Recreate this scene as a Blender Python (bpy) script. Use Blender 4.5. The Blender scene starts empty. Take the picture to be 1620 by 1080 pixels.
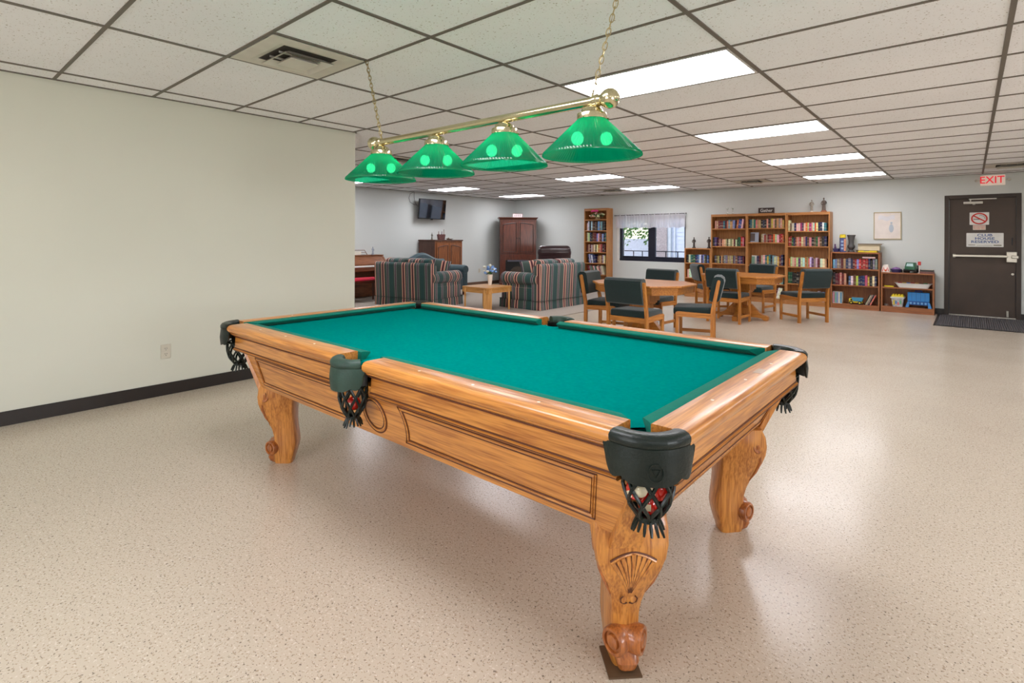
import bpy, bmesh, math, random
from mathutils import Vector, Matrix
PI = math.pi
R = math.radians
SC = bpy.context.scene
COL = SC.collection

# ---------------------------------------------------------------- camera
CAM = Vector((2.2861, -0.7255, 1.294)); YAW = -0.7125; ROLL = 0.0046
cd = bpy.data.cameras.new('camera'); cam = bpy.data.objects.new('camera', cd); COL.objects.link(cam)
cd.sensor_width = 36; cd.lens = 36*839.28/1620; cd.shift_y = -(540-376.84)/1620
cd.clip_start = 0.05; cd.clip_end = 200
fwd = Vector((math.sin(YAW), math.cos(YAW), 0)); rt = Vector((math.cos(YAW), -math.sin(YAW), 0)); up = Vector((0, 0, 1))
m = Matrix((rt, up, -fwd)).transposed().to_4x4()
cam.matrix_world = Matrix.Translation(CAM) @ m @ Matrix.Rotation(ROLL, 4, 'Z')
SC.camera = cam

# ---------------------------------------------------------------- world, exposure
SC.view_settings.view_transform = 'Standard'; SC.view_settings.look = 'None'
SC.view_settings.exposure = 0.0; SC.view_settings.gamma = 1
SC.cycles.use_denoising = True
SC.cycles.max_bounces = 10; SC.cycles.diffuse_bounces = 6; SC.cycles.glossy_bounces = 4
SC.cycles.transparent_max_bounces = 12; SC.cycles.sample_clamp_indirect = 4
PANEL_E = 13.8      # ceiling light panels
BULB_E = 36.0      # bulbs in the green shades
# added area fills at off-frame windows, tilted up to brighten near wall and ceiling
def window_light(loc, rot, sx_, sy_, power, col):
    ld = bpy.data.lights.new('window_daylight', 'AREA'); ld.shape = 'RECTANGLE'; ld.size = sx_; ld.size_y = sy_; ld.energy = power; ld.color = col
    o = bpy.data.objects.new('window_daylight', ld); COL.objects.link(o); o.location = loc; o.rotation_euler = rot
window_light((6.38, .4, 1.4), (R(90+32), 0, R(90)), 1.9, 1.1, 88, (.98, .98, 1))
window_light((0.6, -4.15, 1.5), (R(90+32), 0, 0), 3.2, 1.2, 62, (1, .98, .95))
w = bpy.data.worlds.new('world'); SC.world = w; w.use_nodes = True
nt = w.node_tree; bg = nt.nodes['Background']
sky = nt.nodes.new('ShaderNodeTexSky'); sky.sky_type = 'NISHITA'; sky.sun_disc = False
sky.sun_elevation = R(48); sky.sun_rotation = R(200); sky.air_density = 1.0
nt.links.new(sky.outputs[0], bg.inputs[0]); bg.inputs[1].default_value = 0.5

# ---------------------------------------------------------------- materials
def s2l(c):
    return tuple(((x/255)/12.92 if x/255 <= .04045 else ((x/255+.055)/1.055)**2.4) for x in c)
def newmat(name):
    mt = bpy.data.materials.new(name); mt.use_nodes = True
    return mt, mt.node_tree, mt.node_tree.nodes['Principled BSDF']
def N(nt, t, **kw):
    n = nt.nodes.new(t)
    for k, v in kw.items(): setattr(n, k, v)
    return n
def mat(name, rgb, rough=.6, metal=0, var=.06, vs=8, bump=0, bs=60, spec=.5, sheen=0, coat=0):
    mt, nt, b = newmat(name); L = nt.links
    c = s2l(rgb)
    tc = N(nt, 'ShaderNodeTexCoord'); nz = N(nt, 'ShaderNodeTexNoise'); nz.inputs['Scale'].default_value = vs
    nz.inputs['Detail'].default_value = 4
    L.new(tc.outputs['Object'], nz.inputs['Vector'])
    rp = N(nt, 'ShaderNodeValToRGB')
    rp.color_ramp.elements[0].color = (*[x*(1-var) for x in c], 1); rp.color_ramp.elements[1].color = (*[min(1, x*(1+var)) for x in c], 1)
    rp.color_ramp.elements[0].position = .3; rp.color_ramp.elements[1].position = .7
    L.new(nz.outputs[0], rp.inputs[0]); L.new(rp.outputs[0], b.inputs['Base Color'])
    b.inputs['Roughness'].default_value = rough; b.inputs['Metallic'].default_value = metal
    b.inputs['Specular IOR Level'].default_value = spec
    if sheen: b.inputs['Sheen Weight'].default_value = sheen
    if coat: b.inputs['Coat Weight'].default_value = coat; b.inputs['Coat Roughness'].default_value = .12
    if bump:
        n2 = N(nt, 'ShaderNodeTexNoise'); n2.inputs['Scale'].default_value = bs; n2.inputs['Detail'].default_value = 3
        L.new(tc.outputs['Object'], n2.inputs['Vector'])
        bp = N(nt, 'ShaderNodeBump'); bp.inputs['Strength'].default_value = bump; bp.inputs['Distance'].default_value = .004
        L.new(n2.outputs[0], bp.inputs['Height']); L.new(bp.outputs[0], b.inputs['Normal'])
    return mt
def wood(name, light, dark, axis='X', rough=.35, coat=.3, scale=1.0, wear=0):
    mt, nt, b = newmat(name); L = nt.links
    tc = N(nt, 'ShaderNodeTexCoord'); mp = N(nt, 'ShaderNodeMapping')
    s = {'X': (.9, 9, 9), 'Y': (9, .9, 9), 'Z': (9, 9, .9)}[axis]
    mp.inputs['Scale'].default_value = tuple(v*scale for v in s)
    L.new(tc.outputs['Object'], mp.inputs['Vector'])
    n1 = N(nt, 'ShaderNodeTexNoise'); n1.inputs['Scale'].default_value = 1.6; n1.inputs['Detail'].default_value = 3; n1.inputs['Distortion'].default_value = .6
    L.new(mp.outputs[0], n1.inputs['Vector'])
    ml = N(nt, 'ShaderNodeMath', operation='MULTIPLY'); ml.inputs[1].default_value = 9
    sn = N(nt, 'ShaderNodeMath', operation='SINE'); L.new(n1.outputs[0], ml.inputs[0])
    m2 = N(nt, 'ShaderNodeMath', operation='MULTIPLY'); m2.inputs[1].default_value = 3.2
    L.new(ml.outputs[0], m2.inputs[0]); L.new(m2.outputs[0], sn.inputs[0])
    mp2 = N(nt, 'ShaderNodeMapping'); mp2.inputs['Scale'].default_value = tuple(v*scale*(9 if v > 1 else 3) for v in s)
    L.new(tc.outputs['Object'], mp2.inputs['Vector'])
    n2 = N(nt, 'ShaderNodeTexNoise'); n2.inputs['Scale'].default_value = 2; n2.inputs['Detail'].default_value = 5
    L.new(mp2.outputs[0], n2.inputs['Vector'])
    mx = N(nt, 'ShaderNodeMath', operation='MULTIPLY_ADD'); mx.inputs[1].default_value = .09
    L.new(sn.outputs[0], mx.inputs[0]); L.new(n2.outputs[0], mx.inputs[2])
    rp = N(nt, 'ShaderNodeValToRGB')
    rp.color_ramp.elements[0].position = .25; rp.color_ramp.elements[1].position = .66
    rp.color_ramp.elements[0].color = (*s2l(dark), 1); rp.color_ramp.elements[1].color = (*s2l(light), 1)
    L.new(mx.outputs[0], rp.inputs[0])
    out = rp.outputs[0]
    L.new(out, b.inputs['Base Color'])
    b.inputs['Roughness'].default_value = rough
    b.inputs['Coat Weight'].default_value = coat; b.inputs['Coat Roughness'].default_value = .15
    bp = N(nt, 'ShaderNodeBump'); bp.inputs['Strength'].default_value = .12; bp.inputs['Distance'].default_value = .002
    L.new(n2.outputs[0], bp.inputs['Height']); L.new(bp.outputs[0], b.inputs['Normal'])
    return mt
def emit(name, rgb, e):
    mt, nt, b = newmat(name)
    b.inputs['Base Color'].default_value = (*s2l(rgb), 1)
    b.inputs['Emission Color'].default_value = (*s2l(rgb), 1); b.inputs['Emission Strength'].default_value = e
    return mt
def glass(name, tint=(1, 1, 1), refl=.08, rough=.02):
    mt, nt, b = newmat(name); nt.nodes.remove(b); L = nt.links
    t = N(nt, 'ShaderNodeBsdfTransparent'); t.inputs[0].default_value = (*tint, 1)
    g = N(nt, 'ShaderNodeBsdfGlossy'); g.inputs['Roughness'].default_value = rough
    mx = N(nt, 'ShaderNodeMixShader'); mx.inputs[0].default_value = refl
    L.new(t.outputs[0], mx.inputs[1]); L.new(g.outputs[0], mx.inputs[2]); L.new(mx.outputs[0], nt.nodes['Material Output'].inputs[0])
    return mt

M = {}
OL, OD = (214, 144, 66), (158, 90, 32)
for ax in 'XYZ':
    M['oak'+ax] = wood('oak_'+ax, OL, OD, ax, .32, .45)
    M['chair'+ax] = wood('chair_oak_'+ax, (202, 134, 58), (156, 90, 30), ax, .42, .2)
    M['case'+ax] = wood('bookcase_wood_'+ax, (190, 130, 72), (150, 96, 48), ax, .5, .1)
    M['brown'+ax] = wood('brown_case_wood_'+ax, (164, 102, 58), (122, 70, 36), ax, .5, .1)
    M['cherry'+ax] = wood('cherry_wood_'+ax, (100, 46, 26), (62, 25, 15), ax, .35, .3)
    M['piano'+ax] = wood('piano_wood_'+ax, (142, 88, 52), (90, 48, 28), ax, .4, .3)
M['cab'] = wood('cabinet_wood', (150, 88, 44), (104, 54, 26), 'Z', .4, .2)
M['cabside'] = wood('cabinet_side', (96, 62, 48), (74, 46, 36), 'Z', .55, .05)
M['coffee'] = wood('pine_wood', (214, 158, 88), (180, 120, 56), 'X', .35, .3)
M['groove'] = mat('stained_groove', (92, 44, 18), .5, vs=20)
M['carve'] = wood('carved_oak', (184, 108, 50), (126, 64, 26), 'Z', .3, .5)
M['felt'] = mat('billiard_cloth', (0, 124, 117), .95, var=.07, vs=60, bump=.15, bs=500, sheen=0, spec=0)
M['cushioncloth'] = mat('cushion_cloth', (4, 110, 94), .9, var=.06, vs=60, bump=.15, bs=500, sheen=.05, spec=.05)
M['leather'] = mat('green_black_leather', (14, 26, 22), .38, var=.25, vs=14, bump=.3, bs=130, coat=.12, spec=.35)
M['leatherflat'] = mat('green_leather', (36, 62, 52), .5, var=.2, vs=14, bump=.3, bs=130)
M['pearl'] = mat('pearl', (240, 232, 215), .25)
M['brass'] = mat('brass', (212, 202, 166), .16, metal=1, var=.05)
M['chain'] = mat('antique_chain', (176, 160, 118), .35, metal=1)
M['metal'] = mat('brushed_metal', (196, 192, 182), .35, metal=1)
M['alu'] = mat('painted_aluminium', (198, 194, 184), .4)
M['wall'] = mat('wall_paint', (206, 210, 207), .75, var=.02, vs=.7, bump=.05, bs=90)
M['wallleft'] = mat('wall_paint_cream', (214, 214, 200), .75, var=.025, vs=.7, bump=.05, bs=90)
M['white'] = mat('white_paint', (228, 228, 224), .5)
M['black'] = mat('black_plastic', (18, 18, 18), .35)
M['rubber'] = mat('vinyl_base', (38, 31, 28), .45, var=.1)
M['brownbase'] = mat('brown_base', (104, 76, 58), .55)
M['tee'] = mat('ceiling_tee', (104, 96, 86), .5, var=.05)
M['fixture'] = mat('fixture_frame', (196, 194, 190), .5)
M['ventwhite'] = mat('vent_white', (208, 202, 190), .5)
M['dark'] = mat('dark_void', (60, 55, 48), .9)
M['frame'] = mat('window_frame_dark', (22, 24, 40), .4)
M['doorb'] = mat('door_brown', (70, 56, 46), .5, var=.12, vs=3, bump=.1, bs=30)
M['jamb'] = mat('jamb_brown', (58, 47, 39), .5)
M['fab'] = mat('charcoal_green_fabric', (31, 46, 46), .9, var=.08, vs=60, bump=.3, bs=400, sheen=.3, spec=.2)
M['teal'] = mat('dark_teal_fabric', (38, 66, 74), .8, var=.1, vs=20, bump=.2, bs=200, sheen=.5)
M['brownleather'] = mat('oxblood_leather', (52, 32, 34), .3, var=.2, vs=10, bump=.3, bs=90, coat=.3)
M['red'] = mat('red_cloth', (190, 22, 52), .8)
M['paper'] = mat('paper', (226, 220, 206), .8)
M['pages'] = mat('book_pages', (214, 202, 176), .9)
M['screen'] = mat('tv_screen', (10, 10, 14), .06, spec=1.0, coat=1.0)
M['screen'].node_tree.nodes['Principled BSDF'].inputs['Coat Roughness'].default_value = .03; M['screen'].node_tree.nodes['Principled BSDF'].inputs['Coat IOR'].default_value = 1.9
M['glass'] = glass('window_glass')
M['panel'] = emit('light_diffuser', (250, 249, 255), PANEL_E)
M['bulb'] = emit('bulb_glow', (255, 250, 226), BULB_E)
M['green_l'] = mat('leaf_green', (62, 104, 40), .6, var=.3, vs=14)
M['tree'] = mat('tree_green', (96, 140, 60), .7, var=.4, vs=3)
M['siding'] = mat('siding_white', (226, 228, 236), .6)
M['ground'] = mat('outdoor_ground', (150, 146, 140), .9, var=.15, vs=1.5)
def plain(name, rgb, rough=.5, **k):
    if name not in M: M[name] = mat(name, rgb, rough, **k)
    return M[name]

def mk_carpet():
    mt, nt, b = newmat('grey_carpet'); L = nt.links
    tc = N(nt, 'ShaderNodeTexCoord'); n = N(nt, 'ShaderNodeTexNoise'); n.inputs['Scale'].default_value = 160
    L.new(tc.outputs['Object'], n.inputs['Vector'])
    rp = N(nt, 'ShaderNodeValToRGB'); rp.color_ramp.elements[0].color = (*s2l((128, 118, 108)), 1); rp.color_ramp.elements[1].color = (*s2l((186, 176, 164)), 1)
    L.new(n.outputs[0], rp.inputs[0]); L.new(rp.outputs[0], b.inputs['Base Color']); b.inputs['Roughness'].default_value = .95
    return mt
M['carpet'] = mk_carpet()
def mk_floor():
    mt, nt, b = newmat('speckled_vinyl_floor'); L = nt.links
    tc = N(nt, 'ShaderNodeTexCoord')
    n = N(nt, 'ShaderNodeTexNoise'); n.inputs['Scale'].default_value = .8; n.inputs['Detail'].default_value = 5
    L.new(tc.outputs['Object'], n.inputs['Vector'])
    rp = N(nt, 'ShaderNodeValToRGB'); e = rp.color_ramp.elements
    e[0].position = .2; e[1].position = .8
    e[0].color = (*s2l((196, 183, 165)), 1); e[1].color = (*s2l((202, 190, 172)), 1)
    L.new(n.outputs[0], rp.inputs[0])
    def speck(scale, lo, hi, col, prev):
        v = N(nt, 'ShaderNodeTexNoise'); v.inputs['Scale'].default_value = scale; v.inputs['Detail'].default_value = 2
        L.new(tc.outputs['Object'], v.inputs['Vector'])
        r = N(nt, 'ShaderNodeValToRGB'); r.color_ramp.elements[0].position = lo; r.color_ramp.elements[1].position = hi
        L.new(v.outputs[0], r.inputs[0])
        mx = N(nt, 'ShaderNodeMix', data_type='RGBA'); L.new(r.outputs[0], mx.inputs[0]); L.new(prev, mx.inputs[6]); mx.inputs[7].default_value = (*s2l(col), 1)
        return mx.outputs[2]
    c = speck(120, .60, .635, (168, 150, 130), rp.outputs[0])
    c = speck(90, .62, .66, (214, 204, 190), c)
    c = speck(100, .645, .675, (128, 116, 104), c)
    L.new(c, b.inputs['Base Color'])
    n2 = N(nt, 'ShaderNodeTexNoise'); n2.inputs['Scale'].default_value = 1.6; n2.inputs['Detail'].default_value = 2
    L.new(tc.outputs['Object'], n2.inputs['Vector'])
    mr = N(nt, 'ShaderNodeMapRange'); mr.inputs[1].default_value = .3; mr.inputs[2].default_value = .7; mr.inputs[3].default_value = .20; mr.inputs[4].default_value = .265
    L.new(n2.outputs[0], mr.inputs[0]); L.new(mr.outputs[0], b.inputs['Roughness'])
    n3 = N(nt, 'ShaderNodeTexNoise'); n3.inputs['Scale'].default_value = 9; n3.inputs['Detail'].default_value = 3
    L.new(tc.outputs['Object'], n3.inputs['Vector'])
    bp = N(nt, 'ShaderNodeBump'); bp.inputs['Strength'].default_value = .06; bp.inputs['Distance'].default_value = .01
    L.new(n3.outputs[0], bp.inputs['Height']); L.new(bp.outputs[0], b.inputs['Normal'])
    b.inputs['Specular IOR Level'].default_value = .4
    return mt
M['floor'] = mk_floor()
def mk_tile():
    mt, nt, b = newmat('ceiling_tile'); L = nt.links
    tc = N(nt, 'ShaderNodeTexCoord')
    n = N(nt, 'ShaderNodeTexNoise'); n.inputs['Scale'].default_value = 1.1; n.inputs['Detail'].default_value = 3
    L.new(tc.outputs['Object'], n.inputs['Vector'])
    rp = N(nt, 'ShaderNodeValToRGB'); e = rp.color_ramp.elements; e[0].position = .35; e[1].position = .65
    e[0].color = (*s2l((240, 241, 243)), 1); e[1].color = (*s2l((246, 247, 249)), 1)
    L.new(n.outputs[0], rp.inputs[0])
    v = N(nt, 'ShaderNodeTexNoise'); v.inputs['Scale'].default_value = 90; v.inputs['Detail'].default_value = 3
    L.new(tc.outputs['Object'], v.inputs['Vector'])
    r = N(nt, 'ShaderNodeValToRGB'); r.color_ramp.elements[0].position = .64; r.color_ramp.elements[1].position = .7
    L.new(v.outputs[0], r.inputs[0])
    mx = N(nt, 'ShaderNodeMix', data_type='RGBA'); L.new(r.outputs[0], mx.inputs[0]); L.new(rp.outputs[0], mx.inputs[6]); mx.inputs[7].default_value = (*s2l((170, 160, 146)), 1)
    L.new(mx.outputs[2], b.inputs['Base Color']); b.inputs['Roughness'].default_value = .9
    return mt
M['tile'] = mk_tile()
PK, BG_, GR, WH, MV, TL = (208, 158, 136), (72, 18, 32), (58, 76, 70), (190, 184, 180), (74, 54, 66), (30, 72, 70)
STR = [(p/.74, c) for p, c in ((0, PK), (.022, BG_), (.060, PK), (.084, GR), (.120, WH), (.126, MV), (.156, WH), (.162, GR), (.220, PK), (.243, BG_), (.282, PK), (.306, GR), (.365, WH), (.371, MV), (.405, WH), (.411, GR),
       (.44, TL), (.53, GR), (.562, WH), (.568, MV), (.602, WH), (.608, GR))]
def stripes(name, axis, period=.74, off=0):
    mt, nt, b = newmat(name); L = nt.links
    tc = N(nt, 'ShaderNodeTexCoord'); sp = N(nt, 'ShaderNodeSeparateXYZ'); L.new(tc.outputs['Object'], sp.inputs[0])
    a = N(nt, 'ShaderNodeMath', operation='MULTIPLY_ADD'); a.inputs[1].default_value = 1/period; a.inputs[2].default_value = 10+off
    nm = N(nt, 'ShaderNodeSeparateXYZ'); L.new(tc.outputs['Normal'], nm.inputs[0])
    ab = N(nt, 'ShaderNodeMath', operation='ABSOLUTE'); L.new(nm.outputs['X' if axis == 'X' else 'Y'], ab.inputs[0])
    gt = N(nt, 'ShaderNodeMath', operation='GREATER_THAN'); gt.inputs[1].default_value = .75; L.new(ab.outputs[0], gt.inputs[0])
    sw = N(nt, 'ShaderNodeMix', data_type='FLOAT'); L.new(gt.outputs[0], sw.inputs[0])
    L.new(sp.outputs['XYZ'.index(axis)], sw.inputs[2]); L.new(sp.outputs['Y' if axis == 'X' else 'X'], sw.inputs[3])
    L.new(sw.outputs[0], a.inputs[0])
    f = N(nt, 'ShaderNodeMath', operation='FRACT'); L.new(a.outputs[0], f.inputs[0])
    rp = N(nt, 'ShaderNodeValToRGB'); rp.color_ramp.interpolation = 'CONSTANT'; el = rp.color_ramp.elements
    for i, (p, c) in enumerate(STR):
        e = el[i] if i < 2 else el.new(p)
        e.position = p; e.color = (*s2l(c), 1)
    L.new(f.outputs[0], rp.inputs[0]); L.new(rp.outputs[0], b.inputs['Base Color'])
    b.inputs['Roughness'].default_value = .85; b.inputs['Sheen Weight'].default_value = .2
    return mt
M['strX'] = stripes('striped_fabric_across', 'X'); M['strY'] = stripes('striped_fabric_along', 'Y')
def mk_shade():
    mt, nt, b = newmat('green_ribbed_shade'); L = nt.links
    nt.nodes.remove(b)
    col = (0.0, .22, .13, 1)
    tr = N(nt, 'ShaderNodeBsdfTransparent'); tr.inputs[0].default_value = (.15, .75, .50, 1)
    tl = N(nt, 'ShaderNodeBsdfTranslucent'); tl.inputs[0].default_value = (.0, .42, .24, 1)
    df = N(nt, 'ShaderNodeBsdfDiffuse'); df.inputs[0].default_value = col
    gl = N(nt, 'ShaderNodeBsdfGlossy'); gl.inputs['Roughness'].default_value = .12
    m1 = N(nt, 'ShaderNodeMixShader'); m1.inputs[0].default_value = .35
    m2 = N(nt, 'ShaderNodeMixShader'); m2.inputs[0].default_value = .22
    m3 = N(nt, 'ShaderNodeMixShader'); m3.inputs[0].default_value = .06
    L.new(tl.outputs[0], m1.inputs[1]); L.new(df.outputs[0], m1.inputs[2])
    L.new(m1.outputs[0], m2.inputs[1]); L.new(tr.outputs[0], m2.inputs[2])
    L.new(m2.outputs[0], m3.inputs[1]); L.new(gl.outputs[0], m3.inputs[2]); L.new(m3.outputs[0], nt.nodes['Material Output'].inputs[0])
    return mt
M['shade'] = mk_shade()
def mk_sheer():
    mt, nt, b = newmat('sheer_curtain'); nt.nodes.remove(b); L = nt.links
    tr = N(nt, 'ShaderNodeBsdfTransparent'); tl = N(nt, 'ShaderNodeBsdfTranslucent'); df = N(nt, 'ShaderNodeBsdfDiffuse')
    tl.inputs[0].default_value = (.85, .83, .86, 1); df.inputs[0].default_value = (.82, .8, .82, 1)
    a = N(nt, 'ShaderNodeMixShader'); a.inputs[0].default_value = .5; c = N(nt, 'ShaderNodeMixShader'); c.inputs[0].default_value = .12
    L.new(tl.outputs[0], a.inputs[1]); L.new(df.outputs[0], a.inputs[2]); L.new(a.outputs[0], c.inputs[1]); L.new(tr.outputs[0], c.inputs[2])
    L.new(c.outputs[0], nt.nodes['Material Output'].inputs[0])
    return mt
M['sheer'] = mk_sheer()
def mk_book():
    mt, nt, b = newmat('book_cover'); L = nt.links
    oi = N(nt, 'ShaderNodeObjectInfo'); tc = N(nt, 'ShaderNodeTexCoord'); sp = N(nt, 'ShaderNodeSeparateXYZ'); L.new(tc.outputs['Generated'], sp.inputs[0])
    rp = N(nt, 'ShaderNodeValToRGB'); rp.color_ramp.interpolation = 'CONSTANT'; e = rp.color_ramp.elements
    e[0].position = 0; e[0].color = (0, 0, 0, 1); e[1].position = .12; e[1].color = (.5, .5, .5, 1)
    for p, v in ((.16, 0), (.38, 1), (.44, 0), (.50, .8), (.55, 0), (.80, .6), (.85, 0)):
        x = e.new(p); x.color = (v, v, v, 1)
    ad = N(nt, 'ShaderNodeMath', operation='MULTIPLY_ADD'); ad.inputs[1].default_value = .3
    L.new(oi.outputs['Random'], ad.inputs[0]); L.new(sp.outputs[2], ad.inputs[2])
    fr = N(nt, 'ShaderNodeMath', operation='FRACT'); L.new(ad.outputs[0], fr.inputs[0]); L.new(fr.outputs[0], rp.inputs[0])
    iv = N(nt, 'ShaderNodeMix', data_type='RGBA'); L.new(oi.outputs['Random'], iv.inputs[0])
    iv.inputs[6].default_value = (.75, .68, .5, 1); iv.inputs[7].default_value = (.05, .045, .05, 1)
    mx = N(nt, 'ShaderNodeMix', data_type='RGBA'); 
    mm = N(nt, 'ShaderNodeMath', operation='MULTIPLY'); mm.inputs[1].default_value = .7; L.new(rp.outputs[0], mm.inputs[0])
    L.new(mm.outputs[0], mx.inputs[0]); L.new(oi.outputs['Color'], mx.inputs[6]); L.new(iv.outputs[2], mx.inputs[7])
    L.new(mx.outputs[2], b.inputs['Base Color']); b.inputs['Roughness'].default_value = .45
    return mt
M['book'] = mk_book()

# ---------------------------------------------------------------- mesh helpers
class MB:
    """collects shapes, then links them as ONE mesh object"""
    def __init__(s): s.bm = bmesh.new(); s.mi = 0
    def _fin(s, vs, xf=None):
        if xf is not None: bmesh.ops.transform(s.bm, matrix=xf, verts=vs)
        for f in {f for v in vs for f in v.link_faces}: f.material_index = s.mi
        return s
    def box(s, x0, x1, y0, y1, z0, z1, bev=0, seg=1, xf=None):
        r = bmesh.ops.create_cube(s.bm, size=1); vs = r['verts']
        bmesh.ops.scale(s.bm, vec=(abs(x1-x0), abs(y1-y0), abs(z1-z0)), verts=vs)
        bmesh.ops.translate(s.bm, vec=((x0+x1)/2, (y0+y1)/2, (z0+z1)/2), verts=vs)
        if bev:
            es = list({e for v in vs for e in v.link_edges})
            rr = bmesh.ops.bevel(s.bm, geom=es, offset=bev, segments=seg, affect='EDGES', profile=.5)
            vs = list({v for f in rr['faces'] for v in f.verts})
            # include all verts of the island
            seen = set(vs); st = list(vs)
            while st:
                v = st.pop()
                for e in v.link_edges:
                    o = e.other_vert(v)
                    if o not in seen: seen.add(o); st.append(o)
            vs = list(seen)
        return s._fin(vs, xf)
    def lathe(s, prof, seg=24, c=(0, 0, 0), xf=None, sx=1, sy=1, a0=0, a1=2*PI):
        full = abs(a1-a0-2*PI) < 1e-6; n = seg if full else seg+1
        rings = []; vs = []
        for r, z in prof:
            if r < 1e-6:
                v = s.bm.verts.new((c[0], c[1], c[2]+z)); rings.append([v]*n); vs.append(v)
            else:
                rg = [s.bm.verts.new((c[0]+sx*r*math.cos(a0+(a1-a0)*i/seg), c[1]+sy*r*math.sin(a0+(a1-a0)*i/seg), c[2]+z)) for i in range(n)]
                rings.append(rg); vs += rg
        for a, b in zip(rings, rings[1:]):
            for i in range(n if full else n-1):
                j = (i+1) % n
                q = [a[i], a[j], b[j], b[i]]; u = []
                for v in q:
                    if v not in u: u.append(v)
                if len(u) > 2:
                    try: s.bm.faces.new(u)
                    except ValueError: pass
        return s._fin(vs, xf)
    def cyl(s, p0, p1, r, seg=12, r2=None):
        p0 = Vector(p0); p1 = Vector(p1); d = p1-p0; L = d.length
        q = d.to_track_quat('Z', 'Y').to_matrix().to_4x4()
        r2 = r if r2 is None else r2
        return s.lathe([(0, 0), (r, 0), (r2, L), (0, L)], seg, xf=Matrix.Translation(p0) @ q)
    def tube(s, pts, r, seg=6, closed=False, rs=None, flat=1):
        pts = [Vector(p) for p in pts]; n = len(pts); rings = []; vs = []
        prev = None
        for i, p in enumerate(pts):
            if closed: t = pts[(i+1) % n]-pts[i-1]
            else: t = pts[min(i+1, n-1)]-pts[max(i-1, 0)]
            t.normalize()
            if prev is None:
                a = Vector((0, 0, 1)) if abs(t.z) < .9 else Vector((1, 0, 0))
                u = t.cross(a).normalized()
            else: u = (prev-t*prev.dot(t)).normalized()
            prev = u; v = t.cross(u)
            rr = rs[i] if rs else r
            rg = [s.bm.verts.new(p+(u*math.cos(2*PI*k/seg)+v*flat*math.sin(2*PI*k/seg))*rr) for k in range(seg)]
            rings.append(rg); vs += rg
        for i in range(n if closed else n-1):
            a = rings[i]; b = rings[(i+1) % n]
            for k in range(seg):
                s.bm.faces.new([a[k], a[(k+1) % seg], b[(k+1) % seg], b[k]])
        if not closed: s.bm.faces.new(rings[0][::-1]); s.bm.faces.new(rings[-1])
        return s._fin(vs)
    def prism(s, poly, z0, z1, xf=None, top=1.0):
        """polygon in XY extruded in Z"""
        a = [s.bm.verts.new((x, y, z0)) for x, y in poly]; b = [s.bm.verts.new((x*top, y*top, z1)) for x, y in poly]
        n = len(poly)
        for i in range(n): s.bm.faces.new([a[i], a[(i+1) % n], b[(i+1) % n], b[i]])
        s.bm.faces.new(a[::-1]); s.bm.faces.new(b)
        return s._fin(a+b, xf)
    def loft(s, secs, cap=True, xf=None):
        """list of rings (lists of points), same count"""
        rings = [[s.bm.verts.new(p) for p in sec] for sec in secs]
        n = len(rings[0])
        for a, b in zip(rings, rings[1:]):
            for i in range(n): s.bm.faces.new([a[i], a[(i+1) % n], b[(i+1) % n], b[i]])
        if cap: s.bm.faces.new(rings[0][::-1]); s.bm.faces.new(rings[-1])
        return s._fin([v for r in rings for v in r], xf)
    def sphere(s, c, r, seg=16, sc=(1, 1, 1)):
        rr = bmesh.ops.create_uvsphere(s.bm, u_segments=seg, v_segments=max(6, seg//2), radius=r)
        bmesh.ops.scale(s.bm, vec=sc, verts=rr['verts']); bmesh.ops.translate(s.bm, vec=c, verts=rr['verts'])
        return s._fin(rr['verts'])
    def torus(s, c, R_, r, axis='Z', seg=20, sc=(1, 1)):
        pts = []
        for i in range(seg):
            a = 2*PI*i/seg; x, y = R_*sc[0]*math.cos(a), R_*sc[1]*math.sin(a)
            pts.append({'Z': (c[0]+x, c[1]+y, c[2]), 'X': (c[0], c[1]+x, c[2]+y), 'Y': (c[0]+x, c[1], c[2]+y)}[axis])
        return s.tube(pts, r, 6, True)
    def grid(s, fn, nu, nv):
        g = [[s.bm.verts.new(fn(i/nu, j/nv)) for j in range(nv+1)] for i in range(nu+1)]
        for i in range(nu):
            for j in range(nv): s.bm.faces.new([g[i][j], g[i+1][j], g[i+1][j+1], g[i][j+1]])
        return s._fin([v for r in g for v in r])
    def mat(s, i): s.mi = i; return s
    def build(s, name, mats, parent=None, loc=None, rz=0, smooth=True, sub=0):
        bmesh.ops.recalc_face_normals(s.bm, faces=s.bm.faces)
        me = bpy.data.meshes.new(name); s.bm.to_mesh(me); s.bm.free()
        if not isinstance(mats, (list, tuple)): mats = [mats]
        for x in mats: me.materials.append(M[x] if isinstance(x, str) else x)
        if smooth:
            me.shade_smooth()
            try: me.set_sharp_from_angle(angle=R(35))
            except Exception: pass
        o = bpy.data.objects.new(name, me); COL.objects.link(o)
        if parent: o.parent = parent
        if loc is not None: o.location = loc
        o.rotation_euler = (0, 0, rz)
        if sub:
            md = o.modifiers.new('s', 'SUBSURF'); md.levels = sub; md.render_levels = sub
        return o
def tag(o, label=None, cat=None, group=None, kind=None):
    if label: o['label'] = label
    if cat: o['category'] = cat
    if group: o['group'] = group
    if kind: o['kind'] = kind
    return o
def thing(name, label, cat, loc=(0, 0, 0), rz=0, group=None):
    o = bpy.data.objects.new(name, None); COL.objects.link(o); o.location = loc; o.rotation_euler = (0, 0, rz)
    o.empty_display_size = .1
    return tag(o, label, cat, group)
def copy_tree(o, parent=None):
    c = o.copy(); COL.objects.link(c)
    if parent: c.parent = parent
    for ch in list(o.children): copy_tree(ch, c)
    return c
def struct(mb, name, mats, **k): return tag(mb.build(name, mats, **k), kind='structure')
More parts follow.
